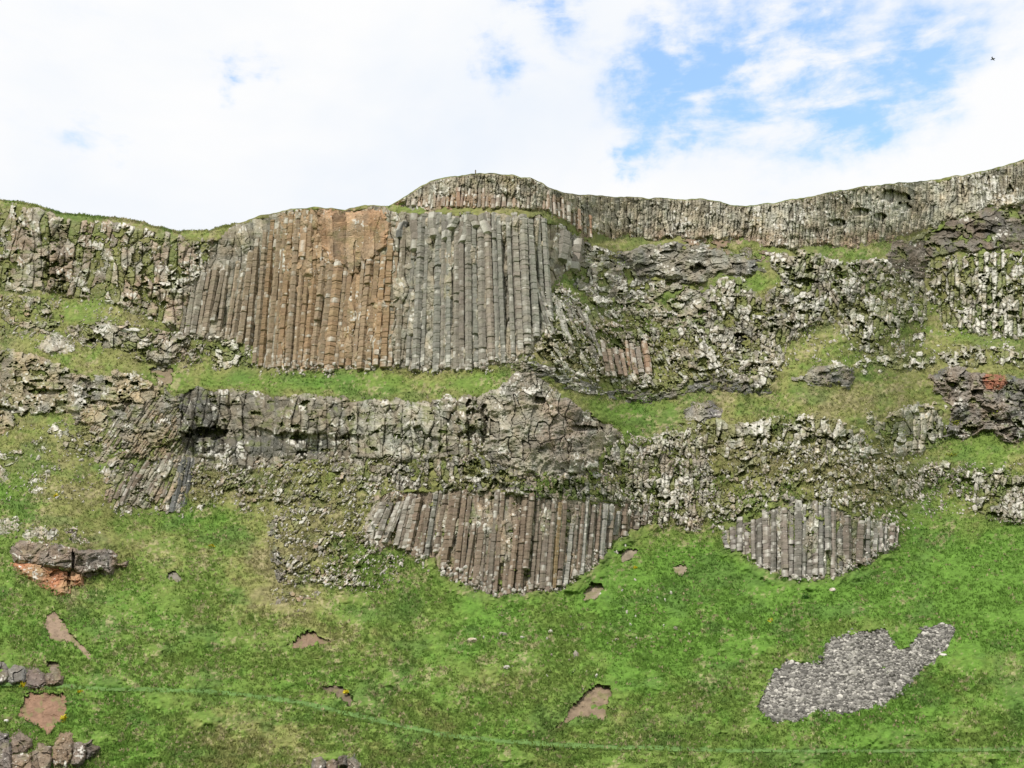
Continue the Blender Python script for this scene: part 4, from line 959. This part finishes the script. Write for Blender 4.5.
# ------------------------------------------------------------------ light
SUN_EL = math.radians(47); SUN_AZ = math.radians(208)   # compass bearing the light comes from (north = +Y): behind the camera, to the left
sd_ = Vector((math.sin(SUN_AZ) * math.cos(SUN_EL), math.cos(SUN_AZ) * math.cos(SUN_EL), math.sin(SUN_EL)))
sun_d = bpy.data.lights.new('sun', 'SUN'); sun_d.energy = 4.0; sun_d.angle = math.radians(1.2); sun_d.color = (1, .955, .88)
sun = bpy.data.objects.new('sun', sun_d); COL.objects.link(sun); sun.rotation_euler = sd_.to_track_quat('Z', 'Y').to_euler()
sun.location = (-60, -60, 150)
w = bpy.data.worlds.new('World'); scene.world = w; w.use_nodes = True
nt = w.node_tree; nt.nodes.clear(); N_ = nt.nodes.new; L_ = nt.links.new
out = N_('ShaderNodeOutputWorld'); bg = N_('ShaderNodeBackground'); sky = N_('ShaderNodeTexSky')
sky.sky_type = 'NISHITA'; sky.sun_disc = False; sky.sun_elevation = SUN_EL; sky.sun_rotation = SUN_AZ; sky.air_density = 1.0; sky.dust_density = .6; sky.ozone_density = 2.0
bg.inputs['Strength'].default_value = .15
tc = N_('ShaderNodeTexCoord')
def math_(op, a, b=None, c=None):
    n = N_('ShaderNodeMath'); n.operation = op
    for i, x in enumerate((a, b, c)):
        if x is None: continue
        if isinstance(x, (int, float)): n.inputs[i].default_value = x
        else: L_(x, n.inputs[i])
    return n.outputs[0]
def nz(scale, det, rough, off, stretch=(1, 1, 1.7)):
    mp = N_('ShaderNodeMapping'); mp.inputs['Location'].default_value = off; mp.inputs['Scale'].default_value = stretch
    L_(tc.outputs['Generated'], mp.inputs['Vector'])
    n = N_('ShaderNodeTexNoise'); n.inputs['Scale'].default_value = scale; n.inputs['Detail'].default_value = det; n.inputs['Roughness'].default_value = rough; n.inputs['Distortion'].default_value = .25
    L_(mp.outputs[0], n.inputs['Vector']); return n.outputs['Fac']
def skydir(u, v):
    p_ = P(u, v, np.float32(100.0)) - np.array([0, 0, CAMZ]); p_ = p_ / np.linalg.norm(p_); return tuple(float(x) for x in p_)
gaps = [(900, 66, .045, .72), (850, 15, .06, .55), (700, 70, .05, 1.05), (655, 95, .035, .95), (622, 158, .018, 1.3), (640, 140, .02, .6), (745, 45, .05, .55), (503, 66, .022, 1.1), (256, 60, .022, 1.0), (236, 76, .016, .9), (104, 138, .024, .85), (555, 0, .03, .9), (930, 90, .045, .5), (820, 105, .05, .5), (30, 60, .09, .22), (770, 130, .05, .4), (980, 20, .05, .5), (660, 30, .04, .6), (800, 60, .04, .6), (850, 120, .03, .6), (690, 130, .02, .5), (570, 40, .03, .4), (540, 10, .02, .6)]
wn = N_('ShaderNodeTexNoise'); wn.inputs['Scale'].default_value = 16; wn.inputs['Detail'].default_value = 5; wn.inputs['Roughness'].default_value = .6
L_(tc.outputs['Generated'], wn.inputs['Vector'])
ws = N_('ShaderNodeVectorMath'); ws.operation = 'MULTIPLY_ADD'; L_(wn.outputs['Color'], ws.inputs[0]); ws.inputs[1].default_value = (.11, .11, .11)
wo = N_('ShaderNodeVectorMath'); wo.operation = 'SUBTRACT'; L_(tc.outputs['Generated'], wo.inputs[0]); wo.inputs[1].default_value = (.055, .055, .055); L_(wo.outputs[0], ws.inputs[2])
tot = None
for (u_, v_, s_, w_) in gaps:
    d = N_('ShaderNodeVectorMath'); d.operation = 'DISTANCE'; L_(ws.outputs[0], d.inputs[0]); d.inputs[1].default_value = skydir(u_, v_)
    q_ = math_('POWER', math_('DIVIDE', d.outputs['Value'], s_), 2.0)
    g_ = math_('MULTIPLY', math_('EXPONENT', math_('MULTIPLY', q_, -1.0)), w_)
    tot = g_ if tot is None else math_('ADD', tot, g_)
n1 = nz(7, 7, .58, (3.1, .4, 1.2)); n2 = nz(22, 5, .6, (.7, 2.2, .1))
n4 = nz(11, 6, .62, (1.2, 2.2, 4.1), (1, 1, 3.6))
n1 = math_('ADD', math_('MULTIPLY', n1, .5), math_('MULTIPLY', n4, .5))
h_ = math_('ADD', math_('MULTIPLY', math_('SUBTRACT', n1, .5), 2.3), math_('MULTIPLY', math_('SUBTRACT', n2, .5), .8))
gapf = math_('ADD', math_('MULTIPLY', tot, .60), math_('MULTIPLY', h_, math_('ADD', math_('MULTIPLY', tot, 1.7), .16)))
mr = N_('ShaderNodeMapRange'); mr.interpolation_type = 'SMOOTHSTEP'; mr.inputs['From Min'].default_value = .06; mr.inputs['From Max'].default_value = 1.15; mr.inputs['To Max'].default_value = .8
L_(gapf, mr.inputs['Value'])
cl = N_('ShaderNodeMix'); cl.data_type = 'RGBA'; cl.inputs[6].default_value = (6.6, 6.62, 6.65, 1); cl.inputs[7].default_value = (5.75, 6.1, 6.6, 1)
mr3 = N_('ShaderNodeMapRange'); mr3.inputs['From Min'].default_value = .45; mr3.inputs['From Max'].default_value = .7; L_(nz(3.0, 5, .55, (5, 1, 2)), mr3.inputs['Value']); L_(mr3.outputs[0], cl.inputs['Factor'])
skm = N_('ShaderNodeVectorMath'); skm.operation = 'MULTIPLY'; L_(sky.outputs[0], skm.inputs[0]); skm.inputs[1].default_value = (1.80, 2.42, 2.62)
mr.inputs['To Max'].default_value = .80
mx = N_('ShaderNodeMix'); mx.data_type = 'RGBA'; L_(mr.outputs[0], mx.inputs['Factor']); L_(cl.outputs[2], mx.inputs[6]); L_(skm.outputs[0], mx.inputs[7])
L_(mx.outputs[2], bg.inputs['Color']); L_(bg.outputs[0], out.inputs['Surface'])
scene.view_settings.view_transform = 'Standard'; scene.view_settings.look = 'None'; scene.view_settings.exposure = 0; scene.view_settings.gamma = 1
scene.view_settings.use_curve_mapping = False
scene.cycles.max_bounces = 4; scene.cycles.diffuse_bounces = 3
